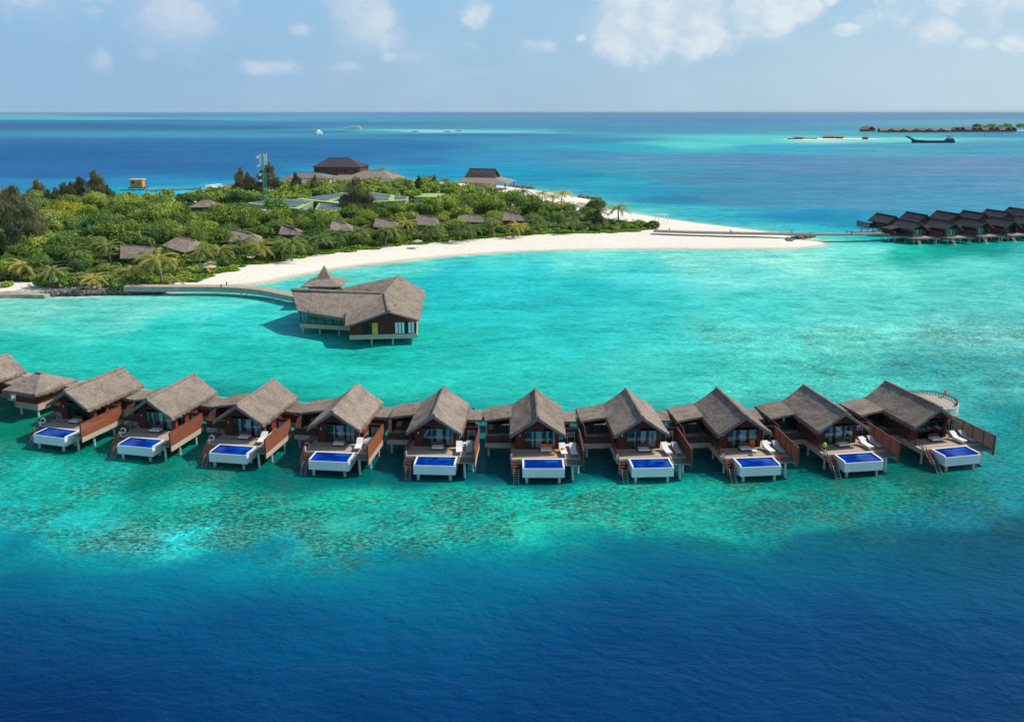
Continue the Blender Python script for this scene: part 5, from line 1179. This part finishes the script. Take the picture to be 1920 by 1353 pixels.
# ---- the wood: individual trees placed in the green area, nearest the camera first
def inveg(x, y, m=0.0): return float(sdist([[x, y]], veg)[0]) > m
def free(x, y, r_): return all((x - a) ** 2 + (y - b) ** 2 > (c + r_) ** 2 for a, b, c in out)
def visible(x, y): px, _ = ppix(x, y, 3); return -60 < px < 1980
for x_, y_, r_ in ((1160, 424, 7), (1160, 415, 6), (1175, 420, 6), (1017, 388, 5), (1052, 390, 5), (1035, 390, 5), (1065, 398, 5)):
    q_ = gp(x_, y_, 1.2); out.append((q_.x, q_.y, r_))
spots = []; g = np.random.default_rng(3)
cand = np.c_[g.uniform(-260, 70, 9000), g.uniform(190, 470, 9000)]; sdc = sdist(cand, veg); order = np.argsort(cand[:, 1] + g.uniform(0, 12, 9000))
cell = {}
for i in order:
    x, y = cand[i]
    if sdc[i] < 3.0 or not visible(x, y) or not free(x, y, 1.2): continue
    dmin = 4.6 + (y - 190) * .006; key = (int(x // 7), int(y // 7))
    if any((x - a) ** 2 + (y - b) ** 2 < dmin ** 2 for dx in (-1, 0, 1) for dy in (-1, 0, 1) for a, b in cell.get((key[0] + dx, key[1] + dy), ())): continue
    cell.setdefault(key, []).append((x, y)); spots.append((x, y, sdc[i]))
nd = 0; rest = []; todo = []
LMK = []
for x, y, s_ in spots:
    px, py = ppix(x, y, 4)
    yel = (abs(px - 118) < 50 and 395 < py < 418)
    if nd < 292:
        sc_ = rnd.uniform(.72, 1.15) * (.72 if s_ < 16 else 1.0); sc_ = (sc_, sc_, sc_ * rnd.uniform(.8, 1.3))
        if yel: todo.append((plant('y', x, y, sc_, None, 'broadleaf trees of the island wood'), 'yellow green'))
        else:
            dk = vnoise(np.array([x]), np.array([y]), 16, 8)[0] > .6
            todo.append((plant('t', x, y, sc_, None, 'broadleaf trees of the island wood', var=rnd.choice((3, 4)) if dk else rnd.choice((0, 1, 2, 5))), 'dark green' if dk else 'fresh green'))
        nd += 1
    else: rest.append((x, y))
if rest:
    VV = []; FF = []; nb = 0
    for k, (x, y) in enumerate(rest):
        P, N = crown_pts(650, rnd.uniform(2.6, 4.2), rnd.uniform(3.6, 5.2), 1.8, 7, 300 + k); V, Fq = leaf_quads(P, N, .66); VV.append(V + np.array([x, y, ground_z(x, y)])); FF.append(Fq + nb); nb += len(V)
    tag(np_obj('distant_wood', np.concatenate(VV), np.concatenate(FF), M['leaf']), 'mass of green treetops in the back of the island', 'wood', kind='stuff')
print('trees', nd, 'rest', len(rest))

# casuarinas (photo px of the foot, height in m)
for k, (x, y, v_, s_, lb) in enumerate([(154, 392, 2, .85, 'dark feathery casuarina left of the tall pair'), (183, 394, 0, .95, 'tallest dark casuarina in the left wood'), (125, 394, 2, .72, 'broad dark casuarina left of the tall pair'),
        (205, 396, 1, .72, 'slim casuarina on the right side of the tall pair'), (75, 398, 0, .78, 'feathery casuarina beside the green roofed hall'), (95, 402, 2, .62, 'low casuarina by the green roofed hall'),
        (36, 470, 2, 1.2, 'large dark casuarina at the left edge'), (-5, 478, 2, 1.2, 'large dark casuarina cut by the left edge'), (58, 478, 0, 1.0, 'dark casuarina right of the large one at the left edge'), (25, 500, 1, .85, 'lower dark casuarina at the left edge'),
        (454, 376, 1, 1.0, 'slim casuarina left of the mast'), (467, 378, 1, .88, 'second slim casuarina left of the mast'), (475, 378, 2, .7, 'bushy low casuarina left of the mast foot'), (506, 380, 0, 1.05, 'tall casuarina behind the mast'), (520, 380, 2, .7, 'low casuarina right of the mast'),
        (668, 412, 2, 1.02, 'big brown casuarina in front of the solar roofs'), (690, 414, 2, .7, 'right flank casuarina beside the big brown one'), (648, 413, 2, .62, 'left flank casuarina beside the big brown one'),
        (556, 372, 1, .8, 'small casuarina before the white building'), (592, 374, 1, .75, 'small brown casuarina right of the white building'), (762, 372, 1, .6, 'casuarina beside the far palms'), (786, 372, 1, .7, 'pointed casuarina left of the beach club'),
        (1120, 430, 1, .5, 'dark pointed casuarina at the right end of the wood'), (815, 362, 1, .6, 'little casuarina near the beach club'), (138, 396, 1, .8, 'narrow casuarina in the group left of the tall pair'), (170, 398, 2, .62, 'low broad casuarina under the tall pair'), (108, 400, 0, .6, 'small casuarina between the broad one and the green hall'), (218, 402, 1, .6, 'last little casuarina right of the tall pair')]):
    p = gp(x, y, 1.2); plant('c', p.x, p.y, (s_ * 1.75, s_ * 1.75, s_ * 1.38), lb, None, var=v_)

# palms (photo px of the crown centre, trunk height)
near = 'palm by the beach '
pal = [(1160, 391, 6.2, 'g', 'lone golden palm standing on the sand spit'), (1052, 362, 6.0, 'g', 'golden palm, tallest of the cluster by the far beach'), (1017, 363, 5.0, 'g', 'golden palm at the left of the far beach cluster'), (1037, 368, 4.2, 'g', 'short palm in the far beach cluster'),
       (985, 359, 4.6, 'p', 'green palm between the beach club and the far cluster'), (970, 366, 3.0, 'p', 'low palm beside the beach club'), (1082, 386, 5.6, 'p', 'leaning palm at the right end of the wood'), (1100, 386, 4.6, 'p', 'second palm at the right end of the wood'),
       (920, 345, 5.0, 'g', 'golden palm in front of the steep roof of the beach club'), (617, 304, 7.5, 'p', 'dark palm before the big island villa'), (646, 306, 7.0, 'p', 'second dark palm before the big island villa'), (700, 322, 4.5, 'p', 'left palm of the trio beyond the restaurant'), (713, 317, 5.5, 'p', 'middle palm of the trio beyond the restaurant'), (733, 327, 4.5, 'p', 'right palm of the trio beyond the restaurant'), (806, 333, 4, 'p', 'small palm left of the beach club'), (834, 338, 4.2, 'p', 'palm close to the left side of the beach club'),
       (300, 478, 6.6, 'g', 'slender tall palm with a bare trunk near the curved jetty'), (270, 440, 5.5, 'p', 'large spreading palm above the low bungalow roof'), (222, 432, 5.5, 'p', 'palm in the middle of the left wood'), (170, 452, 5.0, 'p', 'drooping palm in the left wood'), (205, 462, 5.5, 'p', 'dark palm in the left wood'), (35, 497, 3.5, 'g', 'yellowish palm low at the left edge'),
       (184, 515, 2.6, 'g', 'low yellowish palm near the shore rocks'), (322, 515, 2.0, 'g', 'small palm at the head of the beach'), (268, 484, 4.5, 'p', 'dark palm before the low bungalow roof'), (372, 472, 4.2, 'p', 'palm before the corner on bungalow roof'), (412, 470, 3.6, 'g', 'yellow palm by the beach edge left of the loungers'),
       (445, 452, 4.6, 'p', near + 'left of the orange loungers'), (497, 460, 4.0, 'g', near + 'right of the orange loungers'), (545, 452, 4.8, 'p', near + 'before the fourth bungalow roof'), (528, 462, 3.4, 'p', 'low palm by the fourth bungalow roof'),
       (632, 436, 4.6, 'p', near + 'below the big brown casuarina'), (676, 430, 4.5, 'p', 'palm on the right of the big brown casuarina'), (722, 430, 4.6, 'p', near + 'before the sixth bungalow roof'), (766, 418, 4.8, 'g', 'yellowish palm between the two middle bungalow roofs'), (796, 434, 3.0, 'p', 'low palm under the middle bungalow roof'),
       (862, 424, 4.4, 'p', near + 'left of the eighth bungalow roof'), (884, 428, 3.2, 'p', 'low dark palm under the eighth bungalow roof'), (926, 414, 5.0, 'p', near + 'between the two right bungalow roofs'), (962, 424, 3.4, 'g', 'low yellow palm under the right end bungalow roof'), (1000, 412, 4.6, 'p', 'wide palm right of the right end bungalow roof'),
       (1086, 400, 5.0, 'p', 'dark palm near the end of the wood'), (1148, 414, 2.2, 'p', 'very small palm at the tip of the shrubs'), (1064, 384, 5.4, 'g', 'golden palm left of the leaning right end palm'), (1126, 398, 5.0, 'p', 'palm standing right of the right end pair'), (1040, 384, 4.6, 'p', 'palm in the trees below the far beach cluster'), (1002, 372, 4.4, 'p', 'palm in the trees left of the far beach cluster'), (592, 446, 4.4, 'p', 'palm by the beach between the fourth and fifth bungalow roofs'), (824, 425, 4.2, 'p', 'palm by the beach right of the middle bungalow roof'), (140, 470, 5.6, 'p', 'palm deep in the left wood'), (90, 505, 3.6, 'p', 'low palm near the left rocks'), (240, 505, 3.4, 'g', 'yellowish low palm above the left rocks'), (1075, 412, 4.2, 'p', 'low palm at the beach side near the wood end'), (340, 375, 3.6, 'p', 'palm in front of the breakwater'), (300, 362, 3.0, 'p', 'little palm left of the breakwater palm'), (402, 368, 4, 'p', 'small palm by the moored boats')]
for x, y, h_, kd, lb in pal:
    hts = {'p': (4.2, 5.5, 3.0, 6.8), 'g': (5.0, 3.2)}[kd]; v_ = min(range(len(hts)), key=lambda i: abs(hts[i] - h_)); s_ = h_ / hts[v_]; p = gp(x, y, 1.2 + h_); big = max(s_, 1.0) * 1.35
    plant(kd, p.x, p.y, (big, big, s_), lb, None, var=v_)
# shrubs along the beach edge, each on its green mat
for fx, fy in fill:
    for k in range(9):
        q = (fx + rnd.uniform(-6.5, 6.5), fy - 4.2 - rnd.uniform(.4, 9)); todo.append((plant('b', q[0], q[1], rnd.uniform(.9, 1.45), None, 'shrubs below the bungalow roofs'), 'low green shrub'))
for x, y in [(470, 386), (500, 392), (530, 396), (560, 396), (590, 396), (620, 392), (645, 390), (700, 384), (730, 382), (760, 381), (480, 402), (440, 404), (540, 400), (580, 400), (610, 398), (640, 398), (700, 390), (790, 390), (815, 390), (560, 392), (520, 390)]:
    p = gp(x, y, 1.2); todo.append((plant('b', p.x + rnd.uniform(-2, 2), p.y, rnd.uniform(1.2, 1.9), None, 'shrubs round the solar roofs'), 'low green shrub'))
edge = [(x, y) for x, y in veg_px if 330 <= x <= 1215 and y > 405][::1]; nb_ = 0; mats = []
scallop = [(404, 507, 5.2), (430, 500, 3.8), (470, 492, 5.4), (508, 487, 4.6), (546, 481, 5.0), (596, 473.5, 5.4), (640, 470, 4.8), (684, 465, 5.4), (730, 459, 5.0), (772, 456, 5.6), (808, 452, 5.2), (850, 448, 4.8), (890, 445.5, 5.0), (926, 442.5, 5.2), (966, 440.5, 5.4), (1008, 437.5, 5.6),
           (1060, 436, 6), (1100, 435.5, 6), (1140, 435, 5.5), (1175, 433.5, 5.0), (1205, 430.5, 4.6), (345, 520, 6), (310, 523, 6), (275, 526, 6), (240, 528, 6)]
for x, y, s_ in scallop:
    p = gp(x, y - 1, 1.2)
    for k in range(5):
        a = rnd.uniform(-.3, math.pi + .3); q = (p.x + math.cos(a) * s_ * rnd.uniform(.2, .8), p.y + 1.2 + math.sin(a) * s_ * rnd.uniform(.2, .8)); mats.append((*q, s_))
        sh = plant('b', q[0], q[1], rnd.uniform(.75, 1.25), None, 'shrubs along the beach edge'); todo.append((sh, 'low green shrub'))
for x, y in [(1180, 425), (1195, 424), (1210, 426), (1165, 427), (1150, 426), (1222, 428), (20, 520), (60, 525), (100, 522), (140, 528), (160, 532), (230, 520), (10, 535), (205, 536), (228, 538), (262, 535), (-10, 528), (85, 533), (120, 535)]:
    p = gp(x, y, 1.2); todo.append((plant('b', p.x, p.y, rnd.uniform(.9, 1.5), None, 'shrubs by the left rocks' if x < 400 else 'shrubs at the long boardwalk'), 'low green shrub'))
# each tree and shrub is told apart by the landmark it stands next to
LMK = [(226, 475, 'the flat low bungalow roof'), (345, 463, 'the corner-on bungalow roof'), (455, 447, 'the bungalow roof by the orange loungers'), (545, 435, 'the fourth bungalow roof'), (635, 424, 'the fifth bungalow roof'), (722, 416, 'the sixth bungalow roof'),
       (800, 412, 'the middle bungalow roof'), (880, 409, 'the eighth bungalow roof'), (962, 404, 'the right end bungalow roof'), (668, 405, 'the big brown casuarina'), (499, 399, 'the mast foot'), (118, 425, 'the yellow green patch'), (30, 470, 'the big left edge casuarina'), (165, 400, 'the tall casuarina pair'),
       (300, 520, 'the slender bare trunked palm'), (184, 530, 'the yellowish palm by the rocks'), (270, 460, 'the large spreading palm'), (600, 395, 'the solar roofs'), (806, 380, 'the green shed'), (908, 365, 'the beach club'), (1000, 425, 'the wide palm near the right end'), (1086, 420, 'the dark palm near the wood end'),
       (1120, 428, 'the pointed right casuarina'), (384, 400, 'the small thatched staff house'), (20, 525, 'the yellowish left edge palm'), (442, 490, 'the orange beach loungers'), (1200, 430, 'the root of the long boardwalk'), (345, 522, 'the head of the beach'), (100, 470, 'the drooping palm of the left wood'), (700, 455, 'the palm under the sixth bungalow roof'), (560, 470, 'the palm under the fourth bungalow roof'), (840, 440, 'the palm left of the eighth bungalow roof')]
lw2 = [(gp(x, y, 1.2), n_) for x, y, n_ in LMK]; fam = {}
for o, tone in todo:
    L0 = o.location; p, n_ = min(lw2, key=lambda q: (q[0].x - L0.x) ** 2 + ((q[0].y - L0.y) * .6) ** 2); dx, dy = L0.x - p.x, (L0.y - p.y) * .6
    dr = ('right of' if dx > 0 else 'left of') if abs(dx) > abs(dy) else ('behind' if dy > 0 else 'in front of')
    fam.setdefault((tone, dr, n_), []).append((dx * dx + dy * dy, o))
ordn = ['nearest', 'second nearest', 'third nearest', 'fourth nearest', 'fifth nearest', 'sixth nearest', 'seventh nearest', 'eighth nearest', 'ninth nearest', 'tenth nearest', 'eleventh nearest', 'twelfth nearest', 'thirteenth nearest', 'fourteenth nearest', 'fifteenth nearest', 'sixteenth nearest', 'seventeenth nearest', 'eighteenth nearest', 'nineteenth nearest', 'twentieth nearest']
for (tone, dr, n_), l_ in fam.items():
    l_.sort(key=lambda q: q[0])
    for k, (d_, o) in enumerate(l_):
        kind_ = tone if 'shrub' in tone else tone + ' broadleaf tree'
        o['label'] = (kind_ if len(l_) == 1 else (ordn[k] if k < 20 else 'outlying') + ' ' + kind_) + ' ' + dr + ' ' + n_
# low ground cover: creeping mats at the edge and a green floor under the wood
VV = []; NN = []
for x, y, s_ in scallop:
    p = gp(x, y - 1.5, 1.2); n = 1500; a = rng.uniform(0, 6.28, n); rr = np.sqrt(rng.random(n)) * s_ * (1 + .12 * np.sin(a * 5 + x)); X, Y = p.x + rr * np.cos(a), p.y + rr * np.sin(a) * .8
    VV.append(np.c_[X, Y, 1.25 + .35 * (1 - (rr / s_) ** 2) + rng.uniform(-.08, .08, n)]); d = rng.normal(size=(n, 3)) * .4 + [0, 0, 1]; NN.append(d / np.linalg.norm(d, axis=1)[:, None])
c2 = np.c_[rng.uniform(-260, 70, 60000), rng.uniform(190, 330, 60000)]; dd = sdist(c2, veg); c2 = c2[(dd > .5) & (dd < 16)]; n = len(c2)
VV.append(np.c_[c2, 1.3 + vnoise(c2[:, 0], c2[:, 1], 5, 2) * .9]); d = rng.normal(size=(n, 3)) * .5 + [0, 0, 1]; NN.append(d / np.linalg.norm(d, axis=1)[:, None])
V, Fq = leaf_quads(np.concatenate(VV), np.concatenate(NN), .62); tag(np_obj('ground_cover', V, Fq, M['mat_green']), 'bright green creeping ground cover along the beach', 'ground cover', kind='stuff')
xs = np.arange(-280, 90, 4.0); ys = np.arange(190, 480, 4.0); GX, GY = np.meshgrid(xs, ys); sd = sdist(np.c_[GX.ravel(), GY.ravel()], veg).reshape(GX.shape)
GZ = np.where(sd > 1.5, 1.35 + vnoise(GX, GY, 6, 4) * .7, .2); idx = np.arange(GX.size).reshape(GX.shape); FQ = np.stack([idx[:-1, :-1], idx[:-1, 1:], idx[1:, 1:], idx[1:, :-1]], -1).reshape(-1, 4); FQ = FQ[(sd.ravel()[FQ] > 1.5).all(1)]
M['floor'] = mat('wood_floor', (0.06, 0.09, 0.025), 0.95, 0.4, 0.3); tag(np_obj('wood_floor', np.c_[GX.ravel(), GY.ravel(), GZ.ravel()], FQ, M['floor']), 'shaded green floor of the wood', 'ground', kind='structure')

# beach things
def beach_lounger(x, y, m, lb, g_=None):
    p = gp(x, y, 1.15); o = copy_tree(lw); o.name = 'beach_lounger'; o.location = (p.x, p.y, ground_z(p.x, p.y)); o.rotation_euler = (0, 0, rnd.uniform(1.0, 1.6)); o['label'] = lb
    if 'group' in o: del o['group']
    if g_: o['group'] = g_
    for c in o.children:
        if c.name.startswith('cushion') and m != 'cushion': c.data = c.data.copy(); c.data.materials[0] = M[m]
    return o
beach_lounger(442, 493, 'orange', 'orange beach lounger, left one of the pair under the palms'); beach_lounger(453, 492, 'orange', 'orange beach lounger, right one of the pair under the palms')
beach_lounger(396, 511, 'orange', 'orange beach lounger alone near the curved jetty')
def parasol(x, y, lb):
    p = gp(x, y, 1.15); e = empty('beach_parasol', (p.x, p.y, ground_z(p.x, p.y)), 0, lb, 'parasol', 'pale parasols on the beach')
    m = MB(); n = 10; ring = [(1.5 * math.cos(2 * math.pi * i / n), 1.5 * math.sin(2 * math.pi * i / n), 1.9) for i in range(n)]; m.add([(0, 0, 2.4)] + ring + [(0, 0, 2.3)], [(0, i + 1, (i + 1) % n + 1) for i in range(n)] + [(n + 1, (i + 1) % n + 1, i + 1) for i in range(n)])
    m.build('canopy', M['wall_tan'] if False else M['fascia'], e); MB().cyl((0, 0, -.2), (0, 0, 2.35), .04, .04, 6).build('pole', M['metal'], e)
for x, y, lb in ((490, 491, 'pale parasol right of the orange beach loungers'), (395, 514, 'pale parasol near the curved jetty'), (783, 464, 'pale parasol in the middle of the beach')): parasol(x, y, lb)
e = empty('wedding_arch', gp(1240, 420, 1.2), .3, 'white four post wedding arch with chairs on the sand spit', 'arch')
for x in (-1.6, 1.6):
    for y in (-1.2, 1.2): MB().cyl((x, y, -.1), (x, y, 3.1), .13, .1, 7).build('post', M['white'], e)
MB().box(-1.8, 1.8, -1.4, -1.25, 3.1, 3.3).box(-1.8, 1.8, 1.25, 1.4, 3.1, 3.3).box(-1.75, -1.6, -1.24, 1.24, 3.1, 3.3).box(1.6, 1.75, -1.24, 1.24, 3.1, 3.3).build('beam', M['white'], e)

# ------------------------------------------------------------ boats and far things
def boat(name, label, px, py, L__, wd, h_, m, rz, cabin, group=None):
    p = gp(px, py, 0); e = empty(name, p, rz, label, 'boat', group)
    st = [(-.5, .42, .0), (-.3, .5, 0), (.1, .5, 0), (.35, .36, .25), (.5, .03, .6)]; vs = []
    for t, w_, up in st: x = t * L__; vs += [(x, -w_ * wd, h_ * (1 + up)), (x, w_ * wd, h_ * (1 + up)), (x, w_ * wd * .6, -.4), (x, -w_ * wd * .6, -.4)]
    fs = [(0, 3, 2, 1), (16, 17, 18, 19)] + [(i * 4 + j, i * 4 + (j + 1) % 4, (i + 1) * 4 + (j + 1) % 4, (i + 1) * 4 + j) for i in range(4) for j in range(4)]
    MB().add(vs, fs).build('hull', M[m], e)
    for x0, x1, w_, z0, z1, mm in cabin: c = MB().add([(x0, -w_, z0), (x1, -w_, z0), (x1, w_, z0), (x0, w_, z0), (x0 + .3, -w_ * .9, z1), (x1 - (z1 - z0) * .7, -w_ * .9, z1), (x1 - (z1 - z0) * .7, w_ * .9, z1), (x0 + .3, w_ * .9, z1)], [(3, 2, 1, 0), (4, 5, 6, 7), (0, 1, 5, 4), (1, 2, 6, 5), (2, 3, 7, 6), (3, 0, 4, 7)]); c.build('window' if mm == 'dark' else 'cabin', M[mm], e)
    return e
boat('motor_yacht', 'small white twin hulled yacht seen from behind on the deep blue sea', 598, 251.5, 17, 7, 2.6, 'white', R(60), [(-6, 5, 2.8, 2.61, 5.2, 'white'), (-5, 3.5, 2.85, 3.3, 4.3, 'dark'), (-4, 2, 2, 5.21, 7.2, 'white')])
boat('cruise_yacht', 'long white yacht farther out on the left of the sandbank', 662, 243, 34, 8, 3.2, 'white', R(182), [(-15, 10, 3.4, 3.21, 5.8, 'white'), (-14, 8, 3.45, 4.0, 5.0, 'dark'), (-12, 5, 2.8, 5.81, 8.0, 'white')])
lc = e = boat('landing_craft', 'dark blue landing craft with raised bow ramp by the right sandbank', 1748, 268, 52, 12, 2.8, 'hull_dark', R(183), [(-25, -17, 4.2, 2.81, 5.2, 'hull_dark'), (-24, -19, 3.0, 5.21, 7.2, 'white'), (-24.5, -17.5, 3.4, 8.2, 8.7, 'hull_dark')])
MB().add([(24, -4, 4.2), (24, 4, 4.2), (33, 4, 8.5), (33, -4, 8.5), (24, -4, 3.2), (24, 4, 3.2), (33, 4, 7.7), (33, -4, 7.7)], [(0, 1, 2, 3), (7, 6, 5, 4), (0, 3, 7, 4), (1, 5, 6, 2), (2, 6, 7, 3), (0, 4, 5, 1)]).build('bow_ramp', M['hull_dark'], e)
for k, (x, y) in enumerate([(395, 357), (404, 356), (413, 354.5)]): boat('speedboat', ['left', 'middle', 'right'][k] + 'most white speedboat moored by the breakwater', x, y, 9, 3, 1.2, 'white', R(20), [(-2.5, 1.5, 1.2, 1.21, 2.6, 'white')])
# sandbanks
def bank(name, label, px, hw_, n=40, zt=.9):
    P = [gp(*q) for q in px]; m, _, _, _ = path_mesh(P, hw_, -.5, zt * .4, 12); o = m.build(name, M['sand']); return tag(o, label, 'sandbank', kind='structure')
bank('sandbank', 'thin pale sandbank far out on the left', [(770, 247), (800, 246.7), (840, 246.2), (868, 246)], 14)
bank('sandbank', 'sandbank with huts at the right', [(1484, 262), (1520, 261.5), (1560, 260.8), (1600, 261), (1640, 262)], 52)
rocks('bank_rocks', 'rock arms of the right sandbank', [(1480, 261.5), (1500, 260.5), (1530, 261.2)], 7, 90, .9, 1.8, .3)
for k, (x, y, w_, h_, mm) in enumerate([(1497, 260.8, 15, 2.2, 'thatch'), (1553, 259.3, 20, 3.2, 'thatch_brown'), (1573, 259.6, 14, 2.8, 'thatch'), (1622, 261.3, 8, 2.2, 'brown_wood')]):
    p = gp(x, y, .4); e = empty('beach_shelter', p, 0, ['leftmost', 'widest', 'middle right', 'rightmost tiny'][k] + ' dark shelter on the right sandbank', 'shelter'); r = MB(); pyramid_roof(r, 0, 0, w_ / 2, 5, 2.2, h_ + 1.2, w_ * .2, n=3); r.build('roof', M[mm], e)
    MB().box(-w_ * .35, w_ * .35, -3, 3, -.2, 2.3).build('wall', M['brown_wood'], e)
for k, (x, y) in enumerate([(779, 247.2), (838, 247.6), (860, 246.2)]):
    simple('rock_patch', blob(9, (7, 4, 1.6), k, .4), 'rock', gp(x, y, .2), 0, ['left', 'lower middle', 'right'][k] + ' dark low patch on the far left sandbank', 'rocks')
# far row of overwater villas
for x_ in (-23.5, -19.5):
    for y_ in (-2, 2): MB().cyl((x_, y_, 7.2), (x_, y_, 8.3), .2, .2, 6).build('post', M['hull_dark'], lc)
pf = empty('far_villa'); pf['category'] = 'villa'; r = MB(); slab(r, (0, -8, 8.2), (0, 8, 8.2), (7.5, 8, 4), (7.5, -8, 4), nu=4, nv=3); slab(r, (0, 8, 8.2), (0, -8, 8.2), (-7.5, -8, 4), (-7.5, 8, 4), nu=4, nv=3); r.build('roof', M['thatch'], pf)
MB().box(-6.4, 6.4, -7, 7, 1.6, 4.6).build('wall', M['brown_wood'], pf); MB().box(-7.5, 7.5, -9, 8, 1.2, 1.59).build('deck', M['deck_grey'], pf)
for x in (-6.5, 6.5): MB().cyl((x, -8, -.5), (x, -8, 1.2), .35, .35, 6).build('leg', M['concrete'], pf)
place(pf, True, gp(1626, 248.5), R(20), 'tall lone dark pavilion at the left end of the far villa row', None, 1.35)
xs_ = list(np.linspace(1655, 1772, 16)) + list(np.linspace(1790, 1896, 11))
for k, x in enumerate(xs_):
    big = x > 1780; p = gp(x, 249.4 - (x - 1650) * .002)
    o = place(pf, False, p, R(4 if k % 3 else 90), 'far villa number %s from the left in the ' % ['one', 'two', 'three', 'four', 'five', 'six', 'seven', 'eight', 'nine', 'ten', 'eleven', 'twelve', 'thirteen', 'fourteen', 'fifteen', 'sixteen'][k - 16 if big else k] + ('tall dark group by the palm islet' if big else 'long low line'), 'far villas near the islet with palms' if big else 'far villas in the long low line', (.9, .9, 1.25) if big else (.95, .95, .8 if k % 3 else 1.1))
p0, p1 = gp(1640, 249.6), gp(1905, 249.2); tag(MB().bar(p0 + Vector((0, 10, 1.3)), p1 + Vector((0, 10, 1.3)), 4, .5).build('far_jetty', M['deck_grey']), 'distant jetty joining the far villas', 'jetty')
bank('far_islet', 'distant sandy islet with palms at the right edge', [(1790, 244.5), (1840, 244), (1900, 245), (1990, 246)], 60)
for k, (x, y) in enumerate([(1848, 238), (1855, 236), (1862, 234.5), (1874, 237), (1880, 236.5), (1887, 233.5), (1914, 237), (1921, 235)]):
    p = gp(x, y, 14); o = plant('p', p.x, p.y, 2.0, ['first', 'second', 'third', 'fourth', 'fifth', 'sixth', 'seventh', 'eighth'][k] + ' tiny palm from the left on the far islet', 'far palms on the right islet', var=3); o.location.z = .5
for k, x in enumerate((1830, 1858, 1890, 1912)): p = gp(x, 245.5); o = plant('t', p.x, p.y, 1.9, ['first', 'second', 'third', 'fourth'][k] + ' bushy tree from the left on the far islet', 'far trees on the right islet', var=1); o.location.z = .3

# ------------------------------------------------------------ the air
HZ = 1.8e-5
m = bpy.data.materials.new('haze_air'); m.use_nodes = True; t = NT(m.node_tree); pv_ = t.n('ShaderNodeVolumePrincipled', Density=HZ); pv_.inputs['Color'].default_value = (0.80, 0.90, 1.0, 1); pv_.inputs['Anisotropy'].default_value = 0.0
t.t.links.new(pv_.outputs[0], t.n('ShaderNodeOutputMaterial').inputs[1])
tag(MB().box(-36000, 36000, -500, 36000, -4, 60).build('haze', m), 'pale sea haze in the air', 'haze', kind='stuff')
